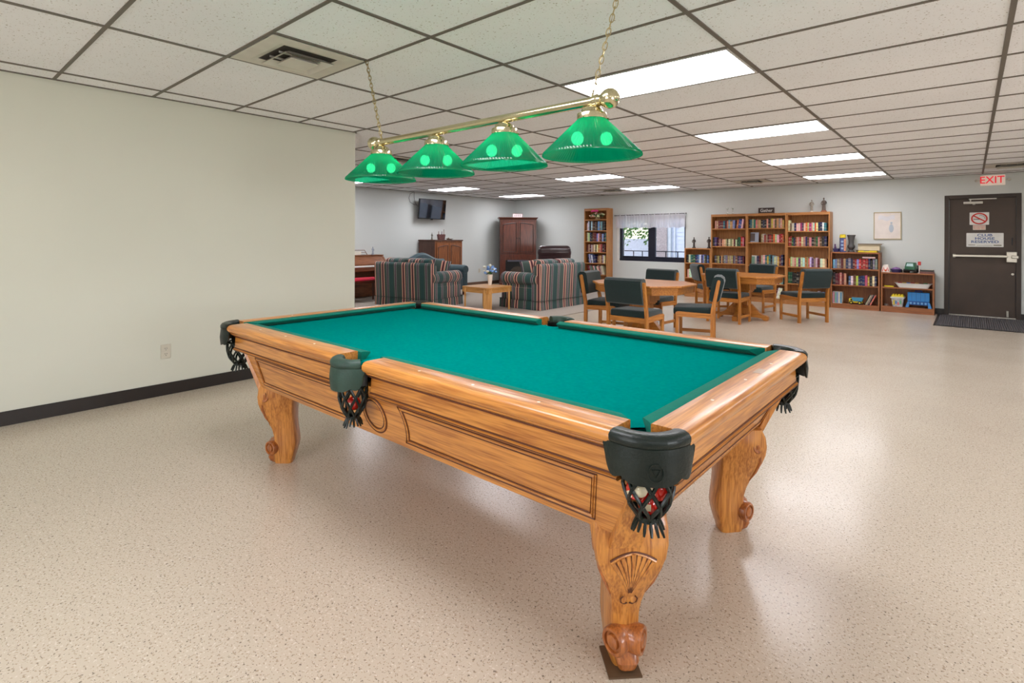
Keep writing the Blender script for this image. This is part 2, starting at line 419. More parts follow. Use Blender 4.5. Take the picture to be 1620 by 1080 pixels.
def text(body, size, mt, parent, loc, rot, name='lettering', extr=.001, align='CENTER', sx=1, bold=0):
    cu = bpy.data.curves.new(name, 'FONT'); cu.body = body; cu.size = size; cu.extrude = extr; cu.align_x = align; cu.align_y = 'CENTER'; cu.offset = bold
    cu.materials.append(mt); o = bpy.data.objects.new(name, cu); COL.objects.link(o)
    bpy.context.view_layer.update()
    me = bpy.data.meshes.new_from_object(o.evaluated_get(bpy.context.evaluated_depsgraph_get()))
    bpy.data.objects.remove(o); o = bpy.data.objects.new(name, me); COL.objects.link(o)
    o.parent = parent; o.location = loc; o.rotation_euler = rot; o.scale = (sx, 1, 1)
    return o
def rect(cx, cy, hx, hy, c=0, n=4):
    """rounded rectangle outline"""
    if c <= 0: return [(cx-hx, cy-hy), (cx+hx, cy-hy), (cx+hx, cy+hy), (cx-hx, cy+hy)]
    out = []
    for sx, sy, a in ((1, -1, -90), (1, 1, 0), (-1, 1, 90), (-1, -1, 180)):
        for k in range(n+1):
            t = R(a+90*k/n); out.append((cx+sx*(hx-c)+c*math.cos(t), cy+sy*(hy-c)+c*math.sin(t)))
    return out

# ---------------------------------------------------------------- room shell
CH = 2.413; XL = -2.696; YB = 11.24; XT = -7.95; YE = 2.47; XR = 6.4; YF = -4.2
WT = .15
struct(MB().box(XT-.3, XR+.3, YF-.3, YB+.3, -.2, 0), 'floor', 'floor', smooth=False)
cm = MB().box(XT-.3, XR+.3, YF-.3, YB+.3, CH+.006, CH+.15).mat(1)
gx = [-8.5344+1.2192*i for i in range(13)]
VENTS = [(-1.2192, .6096), (-4.2672, 3.6576), (-1.2192, 9.7536), (2.4384, 9.7536), (-4.2672, 9.7536)]
for x in gx:
    if XT < x < XR: cm.box(x-.012, x+.012, YF if x > XL else YE, YB, CH, CH+.01)
j = -7
while j*.6096 < YB:
    y = j*.6096
    if y > YF: cm.box(XL if y < YE else XT, XR, y-.010, y+.010, CH+.0005, CH+.01)
    j += 1
for vx, vy in VENTS: cm.box(vx+.6096-.01, vx+.6096+.01, vy, vy+.6096, CH+.0003, CH+.01)
# perimeter angle
cm.box(XL, XL+.022, YF, YE, CH, CH+.008).box(XT, XT+.022, YE, YB, CH, CH+.008).box(XT, XR, YB-.022, YB, CH, CH+.008).box(XT, XL, YE, YE+.022, CH, CH+.008)
struct(cm, 'ceiling', ['tile', 'tee'], smooth=False)
# partition block at left (near wall)
struct(MB().box(XL-WT, XL, YF, YE, 0, CH+.01), 'wall_left', 'wallleft', smooth=False)
struct(MB().box(XT, XL-WT, YE-WT, YE, 0, CH+.01), 'wall_alcove', 'wallleft', smooth=False)
struct(MB().box(XT-WT, XT, YE-WT, YB+WT, 0, CH+.01), 'wall_far_left', 'wall', smooth=False)
# back wall with window and door openings
WX0, WX1, WZ0, WZ1 = -4.51, -2.72, .745, 1.84
DX0, DX1, DZ = 1.955, 2.905, 2.06
wb = MB()
for a, b, z0, z1 in ((XT-WT, WX0, 0, CH+.01), (WX0, WX1, 0, WZ0), (WX0, WX1, WZ1, CH+.01), (WX1, DX0, 0, CH+.01), (DX0, DX1, DZ, CH+.01), (DX1, XR+WT, 0, CH+.01)):
    wb.box(a, b, YB, YB+.2, z0, z1)
struct(wb, 'wall_back', 'wall', smooth=False)
# right wall with two windows
wr = MB(); RW = [(-.6, 1.4), (5.0, 7.0)]; ys = [YF-WT]
for a, b in RW: ys += [a, b]
ys.append(YB+WT)
for i in range(0, len(ys), 2): wr.box(XR, XR+WT, ys[i], ys[i+1], 0, CH+.01)
for a, b in RW: wr.box(XR, XR+WT, a, b, 0, .8).box(XR, XR+WT, a, b, 2.0, CH+.01)
struct(wr, 'wall_right', 'wall', smooth=False)
struct(MB().box(XL-WT, -1.0, YF-WT, YF, 0, CH+.01).box(2.2, XR+WT, YF-WT, YF, 0, CH+.01).box(-1.0, 2.2, YF-WT, YF, 0, .9).box(-1.0, 2.2, YF-WT, YF, 2.1, CH+.01), 'wall_front', 'wall', smooth=False)
w4 = thing('window_4', None, None, (-1.0, YF, .9)); w4['kind'] = 'structure'  # unseen front window, added to go with the fill lamp there
f = MB().box(0, 3.2, -.11, -.05, 0, .06).box(0, 3.2, -.11, -.05, 1.14, 1.2)
for x in (0, 1.04, 2.10, 3.14): f.box(x, x+.06, -.11, -.05, 0, 1.2)
f.build('window_frame', 'frame', w4); MB().box(.04, 3.16, -.08, -.076, .04, 1.16).build('pane', 'glass', w4)
def coved(x0, x1, y0, y1, name, mt):
    return struct(MB().box(x0, x1, y0, y1, 0, .098, .003), name, mt)
coved(XL, XL+.012, YF, YE, 'baseboard_left', 'rubber')
coved(XL-.3, XL+.012, YE, YE+.012, 'baseboard_alcove', 'rubber')
coved(XT, XT+.015, YE, YB, 'baseboard_far_left', 'brownbase')
coved(XT, -5.4, YB-.015, YB, 'baseboard_back_left', 'brownbase')
coved(-5.4, DX0-.0, YB-.012, YB, 'baseboard_back', 'rubber')
coved(DX1, XR, YB-.012, YB, 'baseboard_back_right', 'rubber')
coved(XR-.012, XR, YF, YB, 'baseboard_right', 'rubber')
tag(MB().box(XT, -2.86, YE+.0, YB, .0005, .010).build('carpet', 'carpet'), 'grey low pile carpet of the sitting area beneath the striped loveseats', 'carpet', kind='structure')

# window 1 (back wall)
def window_back():
    w = thing('window_1', None, None, (0, YB, 0)); w['kind'] = 'structure'
    f = MB(); x0, x1, z0, z1 = WX0+.045, WX1, WZ0, WZ1; t = .055; yc0, yc1 = .05, .11
    f.box(x0, x0+.07, yc0, yc1, z0, z1, .004).box(x1-.05, x1, yc0, yc1, z0, z1, .004).box(x0, x1, yc0, yc1, z1-t, z1, .004).box(x0, x1, yc0-.01, yc1+.01, z0, z0+.06, .004)
    xm = -3.60
    f.box(xm-.085, xm+.10, yc0, yc1, z0, z1, .004)
    f.box(x0+.07, xm-.085, yc0+.005, yc1-.01, z0+.06, z0+.12, .003).box(xm+.10, x1-.05, yc0+.005, yc1-.01, z0+.06, z0+.115, .003)
    f.build('window_frame', 'frame', w)
    MB().box(WX0, WX0+.045, .001, .19, WZ0, WZ1).build('reveal', 'white', w)
    MB().box(x0+.07, xm-.085, .08, .084, z0+.1, z1-t).build('pane', 'glass', w)
    MB().box(xm+.10, x1-.05, .08, .084, z0+.1, z1-t).build('pane', 'glass', w)
    r = MB().box(x0+.07, x1-.05, .16, .175, z0+.235, z0+.255)
    for px in (-4.14, -3.90, -3.28, -2.98): r.box(px-.01, px+.01, .16, .175, z0+.02, z0+.24)
    r.build('guard_bar', 'frame', w)
    return w
window_back()
for k, (a, b) in enumerate(RW):
    w = thing('window_%d' % (k+2), None, None, (XR, a, 0)); w['kind'] = 'structure'; W = b-a
    f = MB()
    for y in (0, W/2-.03, W-.06): f.box(.04, .1, y, y+.06, .8, 2.0)
    f.box(.04, .1, 0, W, .8, .86).box(.04, .1, 0, W, 1.94, 2.0); f.build('window_frame', 'frame', w)
    MB().box(.07, .074, .05, W-.05, .85, 1.95).build('pane', 'glass', w)
# door
def door():
    d = thing('door_1', None, None, (DX0, YB, 0)); d['kind'] = 'structure'; W = DX1-DX0
    f = MB().box(-.012, .05, -.012, .12, 0, DZ+.012, .003).box(W-.05, W+.012, -.012, .12, 0, DZ+.012, .003).box(.05, W-.05, -.012, .12, DZ-.05, DZ+.012, .003)
    f.build('door_frame', 'jamb', d)
    MB().box(.052, W-.052, .03, .075, .018, DZ-.052, .003).build('door_leaf', 'doorb', d)
    MB().box(.05, W-.05, -.03, .15, 0, .016, .004).build('threshold', 'alu', d)
    c = MB().box(.24, .49, -.03, .03, 1.915, 1.955, .006).cyl((.375, 0, 1.90), (.375, 0, 1.915), .018)
    c.build('closer_body', 'alu', d)
    MB().box(.31, .66, -.045, -.03, 1.983, 2.003, .003).cyl((.33, -.038, 1.95), (.33, -.038, 1.99), .01).build('closer_arm', 'alu', d)
    MB().box(.10, .80, -.065, -.03, 1.012, 1.052, .006).build('push_bar', 'metal', d)
    MB().box(.10, .14, -.03, .03, 1.0, 1.06, .004).box(.78, .93-.02, -.05, .03, .935, 1.11, .006).build('exit_device', 'metal', d)
    MB().box(.84, .93, -.075, -.03, 1.0, 1.05, .008).build('latch_cover', 'metal', d)
    MB().box(.845, .862, .022, .03, 1.22, 1.34, .002).build('slot', 'black', d)
    MB().cyl((.86, .03, .74), (.86, .018, .74), .018).build('lock', 'metal', d)
    MB().cyl((.80, .03, .06), (.80, -.02, .06), .012).box(.785, .815, .0, .03, .03, .13, .003).build('foot_bolt', 'metal', d)
door()
RX = (PI/2, 0, 0)
# no smoking sign, club house sign (on door leaf y = YB+.03)
ns = thing('no_smoking_sign', 'square white no smoking sign with red ring on the dark door', 'sign', (2.40, YB+.029, 1.66))
MB().box(-.125, .125, -.003, 0, -.10, .11, .004).build('sign_panel', 'white', ns)
plain('signred', (206, 52, 40), .4)
b = MB().torus((0, -.005, .005), .086, .0115, 'Y', 32, (1.12, 1)).tube([(-.075, -.005, .055), (.075, -.005, -.045)], .011); b.build('prohibition_ring', 'signred', ns)
MB().box(-.075, .01, -.006, -.003, -.012, -.001).build('cigarette', 'black', ns)
MB().tube([(.0, -.005, .05), (.02, -.005, .065), (.035, -.005, .05), (.055, -.005, .045), (.07, -.005, .02), (.072, -.005, .0)], .003).build('smoke', 'black', ns)
nt_ = thing('notice_sticker', 'small white notice with red print below the no smoking sign', 'sign', (2.40, YB+.029, 1.515))
MB().box(-.082, .082, -.003, 0, -.042, .042, .003).build('sticker', 'paper', nt_)
for k, s_ in enumerate(('NO SMOKING', 'IN THIS AREA', 'THANK YOU')): text(s_, .024, M['signred'], nt_, (0, -.005, .024-.025*k), RX)
plain('signblue', (62, 92, 150), .4)
cs = thing('club_house_sign', 'white sign reading club house reserved above the push bar', 'sign', (2.47, YB+.029, 1.30))
MB().box(-.235, .235, -.005, 0, -.115, .12, .005).build('sign_panel', 'white', cs)
for k, s_ in enumerate(('CLUB', 'HOUSE', 'RESERVED')): text(s_, .058, M['signblue'], cs, (0, -.007, .082-.056*k), RX, sx=1.35, bold=.0012)
MB().box(-.21, -.12, -.007, -.005, -.088, -.078).box(-.10, .10, -.007, -.005, -.093, -.088).box(.11, .21, -.007, -.005, -.094, -.078).build('fine_print', plain('olive', (110, 110, 80)), cs)
# exit sign
ex = thing('exit_sign', 'lit EXIT sign with red letters and twin lamps above the door', 'sign', (2.565, YB, 2.30))
MB().box(-.155, .155, -.05, 0, -.085, .085, .006).build('housing', emit('exit_panel', (232, 214, 200), .25), ex)
text('EXIT', .165, emit('exit_red', (225, 30, 48), .55), ex, (-.01, -.052, 0), RX, sx=.92, bold=.0015)
for s_ in (-1, 1): MB().sphere((s_*.205, -.04, .0), .024, 12, (1, .8, 1)).cyl((s_*.15, -.03, 0), (s_*.2, -.035, 0), .007).build('lamp_head', 'alu', ex)
# picture
pic = thing('framed_picture', 'pale framed print of a blue figure hanging beside the door', 'picture', (1.125, YB, 1.56))
f = MB().box(-.21, .21, -.02, 0, .235, .25, .002).box(-.21, .21, -.02, 0, -.255, -.24, .002).box(-.21, -.197, -.02, 0, -.25, .25, .002).box(.197, .21, -.02, 0, -.25, .25, .002)
f.build('picture_frame', plain('gilt', (176, 160, 122), .35, metal=.6), pic)
MB().box(-.2, .2, -.01, -.004, -.24, .24).build('print', plain('printbg', (222, 212, 204), .6), pic)
b = MB().sphere((.06, -.011, -.05), .035, 12, (1, .08, 2.2)).sphere((.06, -.011, .05), .018, 10, (1, .1, 1)); b.build('painted_figure', plain('paleblue', (178, 188, 198), .6), pic)
MB().grid(lambda u, v: (-.14+.25*u, -.0115, .10+.08*v+.015*math.sin(9*u)), 12, 2).build('painted_sky', plain('palesky', (212, 210, 212), .6), pic)
# outlets
def outlet(loc, rz, label):
    o = thing('wall_outlet', label, 'outlet', loc, rz)
    MB().box(-.036, .036, -.006, 0, -.058, .058, .002).build('plate', plain('ivory', (206, 200, 184), .4), o)
    for s_ in (-1, 1):
        b = MB().lathe([(0, 0), (.017, 0), (.017, .003), (0, .003)], 16, xf=Matrix.Translation((0, -.006, s_*.022)) @ Matrix.Rotation(PI/2, 4, 'X')).mat(1)
        b.box(-.008, -.005, -.0101, -.0085, s_*.022-.001, s_*.022+.009).box(.005, .008, -.0101, -.0085, s_*.022-.001, s_*.022+.009).cyl((0, -.0085, s_*.022-.009), (0, -.0101, s_*.022-.009), .003)
        b.build('socket', ['ivory', 'black'], o)
outlet((XL, .71, .356), PI/2, 'ivory duplex outlet low on the bare cream wall at left')
outlet((XT, 9.75, .40), PI/2, 'ivory outlet on the far wall right of the brown cabinet')
# door mat
dm = thing('door_mat', 'dark grey ribbed entrance mat on the floor before the door', 'mat', (0, 0, 0))
MB().box(1.86, 3.3, 9.58, 11.19, .001, .008, .003).build('rubber_border', 'black', dm)
b = MB()
for k in range(54): b.box(1.9+k*.0255, 1.9+k*.0255+.018, 9.62, 11.15, .007, .0115)
b.build('ribbed_pile', plain('matgrey', (84, 80, 82), .95), dm)

# ---------------------------------------------------------------- ceiling lights, vents
def light_panel():
    t = thing('ceiling_light', 'x', 'ceiling light', (0, 0, CH), 0, 'fluorescent ceiling panels')
    a, b_ = .595, .29
    MB().box(-a, a, -b_, -b_+.014, -.003, .005).box(-a, a, b_-.014, b_, -.003, .005).box(-a, -a+.014, -b_, b_, -.003, .005).box(a-.014, a, -b_, b_, -.003, .005).build('frame', 'fixture', t)
    MB().box(-a+.014, a-.014, -b_+.014, b_-.014, -.001, .004).build('diffuser', 'panel', t, smooth=False)
    return t
LP = [(0, 2.4384, 'large bright ceiling panel just beyond the billiard lamp'), (0, 4.8768, 'second bright ceiling panel behind the largest one'), (0, 7.3152, 'third ceiling panel of the row towards the tall bookcases'),
      (0, 9.7536, 'last ceiling panel of the right row, over the low bookcase'), (-3.6576, 4.8768, 'ceiling panel mostly hidden behind the two right green shades'), (-3.6576, 7.3152, 'ceiling panel seen just below the rightmost green shade'),
      (-3.6576, 9.7536, 'ceiling panel in front of the curtained window'), (-7.3152, 7.3152, 'ceiling panel above the wall television'), (-7.3152, 9.7536, 'ceiling panel in the corner above the dark armoire'),
      (-7.3152, 4.8768, 'ceiling panel over the piano'), (0, 0, 'ceiling panel above the near end of the pool table'), (0, -2.4384, 'ceiling panel behind the camera on the left'),
      (3.6576, 2.4384, 'ceiling panel of the right hand row, nearest'), (3.6576, 7.3152, 'ceiling panel of the right hand row, towards the door'),
      (3.6576, 4.8768, 'ceiling panel of the right hand row, middle'), (3.6576, -2.4384, 'ceiling panel behind the camera on the right')]
LP = [p for p in LP]
lp0 = light_panel()
for k, (x, y, lab) in enumerate(LP):
    o = lp0 if k == 0 else copy_tree(lp0)
    o.location = (x+.6096, y+.3048, CH); o['label'] = lab
def vent():
    t = thing('ceiling_vent', 'x', 'vent', (0, 0, CH), 0, 'square ceiling vents')
    def ring(ho, zo, hi, zi, b):
        co = [(-ho, -ho, zo), (ho, -ho, zo), (ho, ho, zo), (-ho, ho, zo)]; ci = [(-hi, -hi, zi), (hi, -hi, zi), (hi, hi, zi), (-hi, hi, zi)]
        vo = [b.bm.verts.new(p) for p in co]; vi = [b.bm.verts.new(p) for p in ci]
        for i in range(4): b.bm.faces.new([vo[i], vo[(i+1) % 4], vi[(i+1) % 4], vi[i]])
    b = MB(); ring(.292, .0, .205, -.004, b); ring(.205, -.004, .17, .002, b)
    b.build('face_plate', 'ventwhite', t, smooth=False)
    MB().box(-.172, .172, -.172, .172, .0015, .003).build('duct_throat', 'dark', t)  # flat dark sheet, the shade of the recess is put into its colour
    b = MB(); ring(.158, -.030, .112, -.004, b); ring(.160, -.028, .113, -.002, b)
    b.build('outer_louver', 'ventwhite', t, smooth=False)
    b = MB().box(-.092, .092, -.092, .092, -.034, -.032); ring(.092, -.033, .065, -.004, b)
    b.build('centre_plate', 'ventwhite', t, smooth=False)
    b = MB()
    for x in (-.06, .06): b.box(x-.002, x+.002, -.15, .15, -.010, .002)
    b.build('bracket', 'alu', t)
    return t
v0 = vent()
vl = ['white square air diffuser in the ceiling above the bare left wall', 'ceiling vent glimpsed between the two left green shades', 'ceiling vent above the tall triple bookcases', 'ceiling vent right above the exit sign', 'ceiling vent near the top of the window curtain']
for k, (x, y) in enumerate(VENTS):
    o = v0 if k == 0 else copy_tree(v0)
    o.location = (x+.3048, y+.3048, CH-.002); o['label'] = vl[k]

# ---------------------------------------------------------------- pool table
TC = (.36, 1.23)
HL, HW, ZT = 1.39, .75, .80
pt = thing('pool_table', 'oak pool table with green cloth and leather pockets in the foreground', 'pool table', (TC[0], TC[1], 0))
CPX, CPY = 1.262, .632      # corner pocket centre
SPY = .690                  # side pocket centre
def arc(cx, cy, r, a0, a1, n): return [(cx+r*math.cos(R(a0+(a1-a0)*k/n)), cy+r*math.sin(R(a0+(a1-a0)*k/n))) for k in range(n+1)]
# bed with notches (one quadrant mirrored)
def bed():
    bx, by = 1.27, .64; r = .062
    pts = []
    def quad(sx, sy):
        q = [(sx*.0, 0)]
        return q
    # clockwise from right side going up: build CCW list
    c = lambda sx, sy: [(sx*x, sy*y) for x, y in arc(CPX, CPY, r, 268, 182, 8)]
    P = []
    P += c(1, -1)[::-1] if False else []
    q1 = [(sx, sy) for sx, sy in arc(CPX, CPY, r, -85, -185, 8)]   # first quadrant: from right edge to top edge
    sp = arc(0, SPY, r-.002, -30, -150, 8)                        # top side pocket right to left
    top = [(x, y) for x, y in q1]+[(.054, by)]+sp[0:]+[(-.054, by)]
    tl = [(-x, y) for x, y in q1[::-1]]
    bl = [(-x, -y) for x, y in q1]
    sb = [(x, -y) for x, y in sp[::-1]]
    br = [(x, -y) for x, y in q1[::-1]]
    P = [(bx, .5)]+top+tl+[(-bx, .5), (-bx, -.5)]+bl+[(-.054, -by)]+sb+[(.054, -by)]+br+[(bx, -.5)]
    return P
bm_ = MB(); P = bed(); bm_.prism(P, .705, .762)
bmesh.ops.triangulate(bm_.bm, faces=[f for f in bm_.bm.faces if len(f.verts) > 4])
bm_.build('playing_bed', 'felt', pt, smooth=False)
# wooden rails
def rail_profile():
    # (outward offset from outer line: negative = inwards, z)
    return [(-.110, .760), (-.110, .7985), (-.106, .800), (-.028, .800), (-.016, .7985), (-.006, .793), (0, .784), (0, .770), (-.004, .762), (-.012, .756), (-.022, .754)]
def extrude_profile(prof, p0, p1, out, trim0=0, trim1=0, b=None):
    """prof (off,z) extruded from p0 to p1; out = outward unit vector; ends trimmed so the outer edge is shorter"""
    b = b or MB(); d = (Vector(p1)-Vector(p0)).normalized(); o = Vector(out)
    secs = []
    for p, tr, sg in ((Vector(p0), trim0, 1), (Vector(p1), trim1, -1)):
        secs.append([tuple(Vector((p.x, p.y, 0))+Vector((o.x, o.y, 0))*of+Vector((d.x, d.y, 0))*sg*tr*(of-prof[0][0])+Vector((0, 0, z))) for of, z in prof])
    return b.loft(secs)
RL, RS, RG = 1.222, .635, .098
rails = [('X', (RG, -HW), (RL, -HW), (0, -1)), ('X', (-RL, -HW), (-RG, -HW), (0, -1)), ('X', (RG, HW), (RL, HW), (0, 1)), ('X', (-RL, HW), (-RG, HW), (0, 1)),
         ('Y', (HL, -RS), (HL, RS), (1, 0)), ('Y', (-HL, -RS), (-HL, RS), (-1, 0))]
cushprof = [(-.110, .762), (-.110, .7975), (-.122, .7985), (-.158, .7925), (-.162, .788), (-.158, .783), (-.135, .764)]
for ax, p0, p1, out in rails:
    r = extrude_profile(rail_profile(), p0, p1, out).build('rail', 'oak'+ax, pt)
    # moulding below the rail cap
    pr_ = [(-.10, .700), (-.10, .756), (-.020, .756), (-.018, .750), (-.024, .744), (-.034, .742), (-.036, .734), (-.046, .730), (-.050, .724), (-.050, .700)]
    extrude_profile(pr_, p0, p1, out).build('rail_moulding', 'oak'+ax, pt)
    g = [(-.05, .7400), (-.0315, .7400), (-.032, .7345), (-.05, .7345)]
    extrude_profile(g, p0, p1, out).build('dark_reed', 'groove', pt)
    # apron board
    ap = [(-.10, .652), (-.10, .727), (-.046, .727), (-.042, .668), (-.034, .664), (-.034, .657), (-.042, .653), (-.060, .652)]
    q0 = Vector(p0); q1 = Vector(p1); dd = (q1-q0).normalized()
    extrude_profile(ap, p0, p1, out).build('apron', 'oak'+ax, pt)
    g = [(-.06, .6620), (-.0325, .6620), (-.0325, .6590), (-.06, .6590)]
    extrude_profile(g, p0, p1, out).build('dark_reed', 'groove', pt)
    g = [(-.06, .6720), (-.0400, .6720), (-.0395, .6670), (-.06, .6670)]
    extrude_profile(g, p0, p1, out).build('dark_reed', 'groove', pt)
    # cushion
    dx = [0, 0]
    c0, c1 = Vector(p0), Vector(p1)
    if ax == 'X':
        c0 = Vector((p0[0]*1.0, p0[1])); c1 = Vector((p1[0], p1[1]))
        # ends: side pocket end cut back a little, corner end cut 45 deg
        s0, s1 = (.15, 1.05) if p0[0] > 0 else (1.05, .15)
        e0 = Vector((p0[0]-( .028 if p0[0] > 0 else -.005), p0[1])); e1 = Vector((p1[0]-(.005 if p0[0] > 0 else -.028), p1[1]))
    else: s0 = s1 = 1.05; e0 = c0; e1 = c1
    b = MB(); o = Vector(out); d = (e1-e0).normalized(); secs = []
    for p, s_, sg in ((e0, s0, 1), (e1, s1, -1)):
        secs.append([(p.x+o.x*of+d.x*sg*s_*(-.110-of), p.y+o.y*of+d.y*sg*s_*(-.110-of), z) for of, z in cushprof])
    b.loft(secs).build('cushion', 'cushioncloth', pt)
    # sights
    n = 3; Lr = (q1-q0).length
    for k in range(1, n+1):
        t = k/(n+1); p = q0+(q1-q0)*t-Vector(out)*.062
        MB().lathe([(0, 0), (.0055, 0), (.0055, .0008), (0, .0008)], 10, c=(p.x, p.y, ZT)).build('sight', 'pearl', r)
# worn patch and number plate on the near end rail
MB().box(HL-.075, HL-.045, .12, .20, ZT, ZT+.0006).build('rail_plate', plain('worn', (160, 128, 96), .35), pt)
# pockets
def pocket_leather(cx, cy, a0, a1, r0, zb, name, par, mt, sgn):
    b = MB(); n = 28
    # padded roll
    secs = []
    for k in range(n+1):
        a = R(a0+(a1-a0)*k/n); ca, sa = math.cos(a), math.sin(a); sec = []
        e = min(k, n-k)/n; sh = 0
        pf = [(-.050, .772), (-.050, .792), (-.044, .8015), (-.030, .805), (-.014, .804), (-.003, .799), (.003, .790), (.003, .779), (-.002, .768), (-.010, .762)]
        for of, z in pf: sec.append((cx+(r0+of)*ca, cy+(r0+of)*sa, z))
        secs.append(sec)
    b.loft(secs).build('pocket_rim', mt, par)
    # flap with scalloped lower edge
    b = MB(); a0f, a1f = a0-9*sgn[0], a1+9*sgn[0]
    def zlow(u):
        c = abs(u-.5)*2
        if c < .58: return zb-.006+.016*(c/.58)**4
        t = (c-.58)/.42
        return zb+.010-.008*math.sin(PI*min(1, t*1.3))+.060*t**6
    secs = []
    for k in range(n*2+1):
        u = k/(2*n); a = R(a0f+(a1f-a0f)*u); ca, sa = math.cos(a), math.sin(a)
        zl = zlow(u); rr = [(r0-.004, .770), (r0+.001, .772), (r0+.006, (.770+zl)/2), (r0+.002, zl), (r0-.005, zl), (r0-.0, (.770+zl)/2), (r0-.007, .765)]
        secs.append([(cx+q*ca, cy+q*sa, z) for q, z in rr])
    f = b.loft(secs).build('pocket_flap', mt, par)
    return f
def net(cx, cy, par, ztop=.69, rt_=.064, rot=0, seed=0):
    H_ = [(0, ztop, rt_*1.0), (.35, ztop-.045, rt_*1.04), (.7, ztop-.090, rt_*.84), (.9, ztop-.114, rt_*.58), (1, ztop-.126, rt_*.44)]
    def pos(u, a):
        for (u0, z0, r0), (u1, z1, r1) in zip(H_, H_[1:]):
            if u <= u1+1e-9:
                t = (u-u0)/(u1-u0); z = z0+(z1-z0)*t; r = r0+(r1-r0)*t; break
        return (cx+r*math.cos(a), cy+r*math.sin(a), z)
    b = MB()
    for k in range(8):
        a = 2*PI*k/8+rot
        for sg in (-1, 1): b.tube([pos(u/12, a+sg*(u/12)*1.25) for u in range(13)], .0054, 6)
    b.torus((cx, cy, ztop), rt_, .006, 'Z', 20)
    nb = b.build('pocket_net', 'leather', par)
    b = MB(); zt = ztop-.126; r1 = rt_*.44
    b.lathe([(r1*.9, .006), (r1+.002, .004), (r1+.002, -.010), (r1*.9, -.012), (0, -.012)], 16, c=(cx, cy, zt))
    rnd = random.Random(seed)
    for k in range(14):
        a = 2*PI*k/14; l = .026+.012*rnd.random(); fl = .012+.006*rnd.random()
        p = [(cx+(r1+t*fl)*math.cos(a), cy+(r1+t*fl)*math.sin(a), zt-.006-l*t) for t in (0, .35, .7, 1)]
        b.tube(p, .004, 5, rs=[.0035, .005, .0045, .003])
    b.build('tassel', 'leather', nb)
for sx in (-1, 1):
    for sy in (-1, 1):
        pk = thing('corner_pocket', None, None); pk.parent = pt; pk.location = (0, 0, 0); pk.scale = (1, 1, 1)
        a0, a1 = (109, 1)
        if sx < 0 and sy > 0: a0, a1 = 180-1, 180-109
        if sx < 0 and sy < 0: a0, a1 = 180+109, 180+1
        if sx > 0 and sy < 0: a0, a1 = -1, -109
        near = (sy < 0)
        fl = pocket_leather(sx*CPX, sy*CPY, a0, a1, .126, .686, 'p', pk, 'leather', (-1,))
        MB().lathe([(.064, .772), (.070, .772), (.072, .69), (.066, .69), (.064, .772)], 20, c=(sx*CPX, sy*CPY, 0), a0=R(a1-30), a1=R(a0+30)).build('pocket_liner', 'black', pk)
        net(sx*(CPX+.022), sy*(CPY+.024), pk, ztop=.69, rot=.2*sx, seed=sx*3+sy)
        if sx > 0 and sy < 0:   # embossed crest
            am = R(-52); cx, cy = CPX+.133*math.cos(am), -CPY+.133*math.sin(am)
            xf = Matrix.Translation((cx, cy, .718)) @ Matrix.Rotation(am+PI/2, 4, 'Z') @ Matrix.Rotation(PI/2, 4, 'X')
            b = MB(); b.torus((0, 0, 0), .019, .0012, 'Z', 24, (1, 1.15)).tube([(-.011, .008, 0), (0, -.012, 0), (.011, .008, 0)], .0013).tube([(-.011, .008, 0), (.011, .008, 0)], .0011)
            o = b.build('crest', 'leather', fl); o.matrix_local = xf
for sy in (-1, 1):
    pk = thing('side_pocket', None, None); pk.parent = pt
    a0, a1 = (152, 28) if sy > 0 else (-28, -152)
    pocket_leather(0, sy*(SPY+.012), a0, a1, .108, .685, 'p', pk, 'leatherflat', (-1,))
    MB().lathe([(.058, .772), (.064, .772), (.066, .69), (.060, .69), (.058, .772)], 20, c=(0, sy*SPY, 0), a0=R(a1-20), a1=R(a0+20)).build('pocket_liner', 'black', pk)
    net(0, sy*(SPY+.035), pk, ztop=.685, rt_=.055, seed=7)
# cabinet (tapered box with chamfered corner posts)
TX, TY, ZC1 = 1.27, .675, .655
BX, BY, ZC0 = 1.165, .625, .457
def oct_(hx, hy, c): return [(hx-c, -hy), (hx, -hy+c), (hx, hy-c), (hx-c, hy), (-hx+c, hy), (-hx, hy-c), (-hx, -hy+c), (-hx+c, -hy)]
b = MB(); cc = .055
b.loft([[(x, y, ZC0) for x, y in oct_(BX, BY, cc)], [(x, y, ZC1) for x, y in oct_(TX, TY, cc)]])
cab = b.build('cabinet', 'oakX', pt, loc=(.045, 0, 0), smooth=False)
def cab_pt(side, u, v):
    """point on the slanted face; side 0:-Y 1:+X 2:+Y 3:-X ; u along, v 0..1 up"""
    hx = BX+(TX-BX)*v; hy = BY+(TY-BY)*v; z = ZC0+(ZC1-ZC0)*v; e = .0012
    return {0: (u, -hy-e, z), 2: (-u, hy+e, z), 1: (hx+e, u, z), 3: (-hx-e, -u, z)}[side]
def offset_path(path, off, sc=.2):
    """inward offset of a closed (u,v) outline, v scaled to metres"""
    q = [Vector((u, v*sc)) for u, v in path]; n = len(q)
    ar = sum(q[i].x*q[(i+1) % n].y-q[(i+1) % n].x*q[i].y for i in range(n)); sg = 1 if ar > 0 else -1
    out = []
    for i in range(n):
        d0 = (q[i]-q[i-1]).normalized(); d1 = (q[(i+1) % n]-q[i]).normalized()
        n0 = Vector((-d0.y, d0.x))*sg; n1 = Vector((-d1.y, d1.x))*sg; m_ = (n0+n1); m_ = m_/max(.35, m_.dot(n0))
        p = q[i]+m_*off; out.append((p.x, p.y/sc))
    return out
def add_panel(side, path):
    for off, m_, r_ in ((0, 'groove', .0026), (.008, 'oakX', .0045), (.016, 'groove', .0022)):
        MB().tube([cab_pt(side, u, v) for u, v in offset_path(path, off)], r_, 6, True).build('panel_groove' if m_ == 'groove' else 'panel_bead', m_, cab)
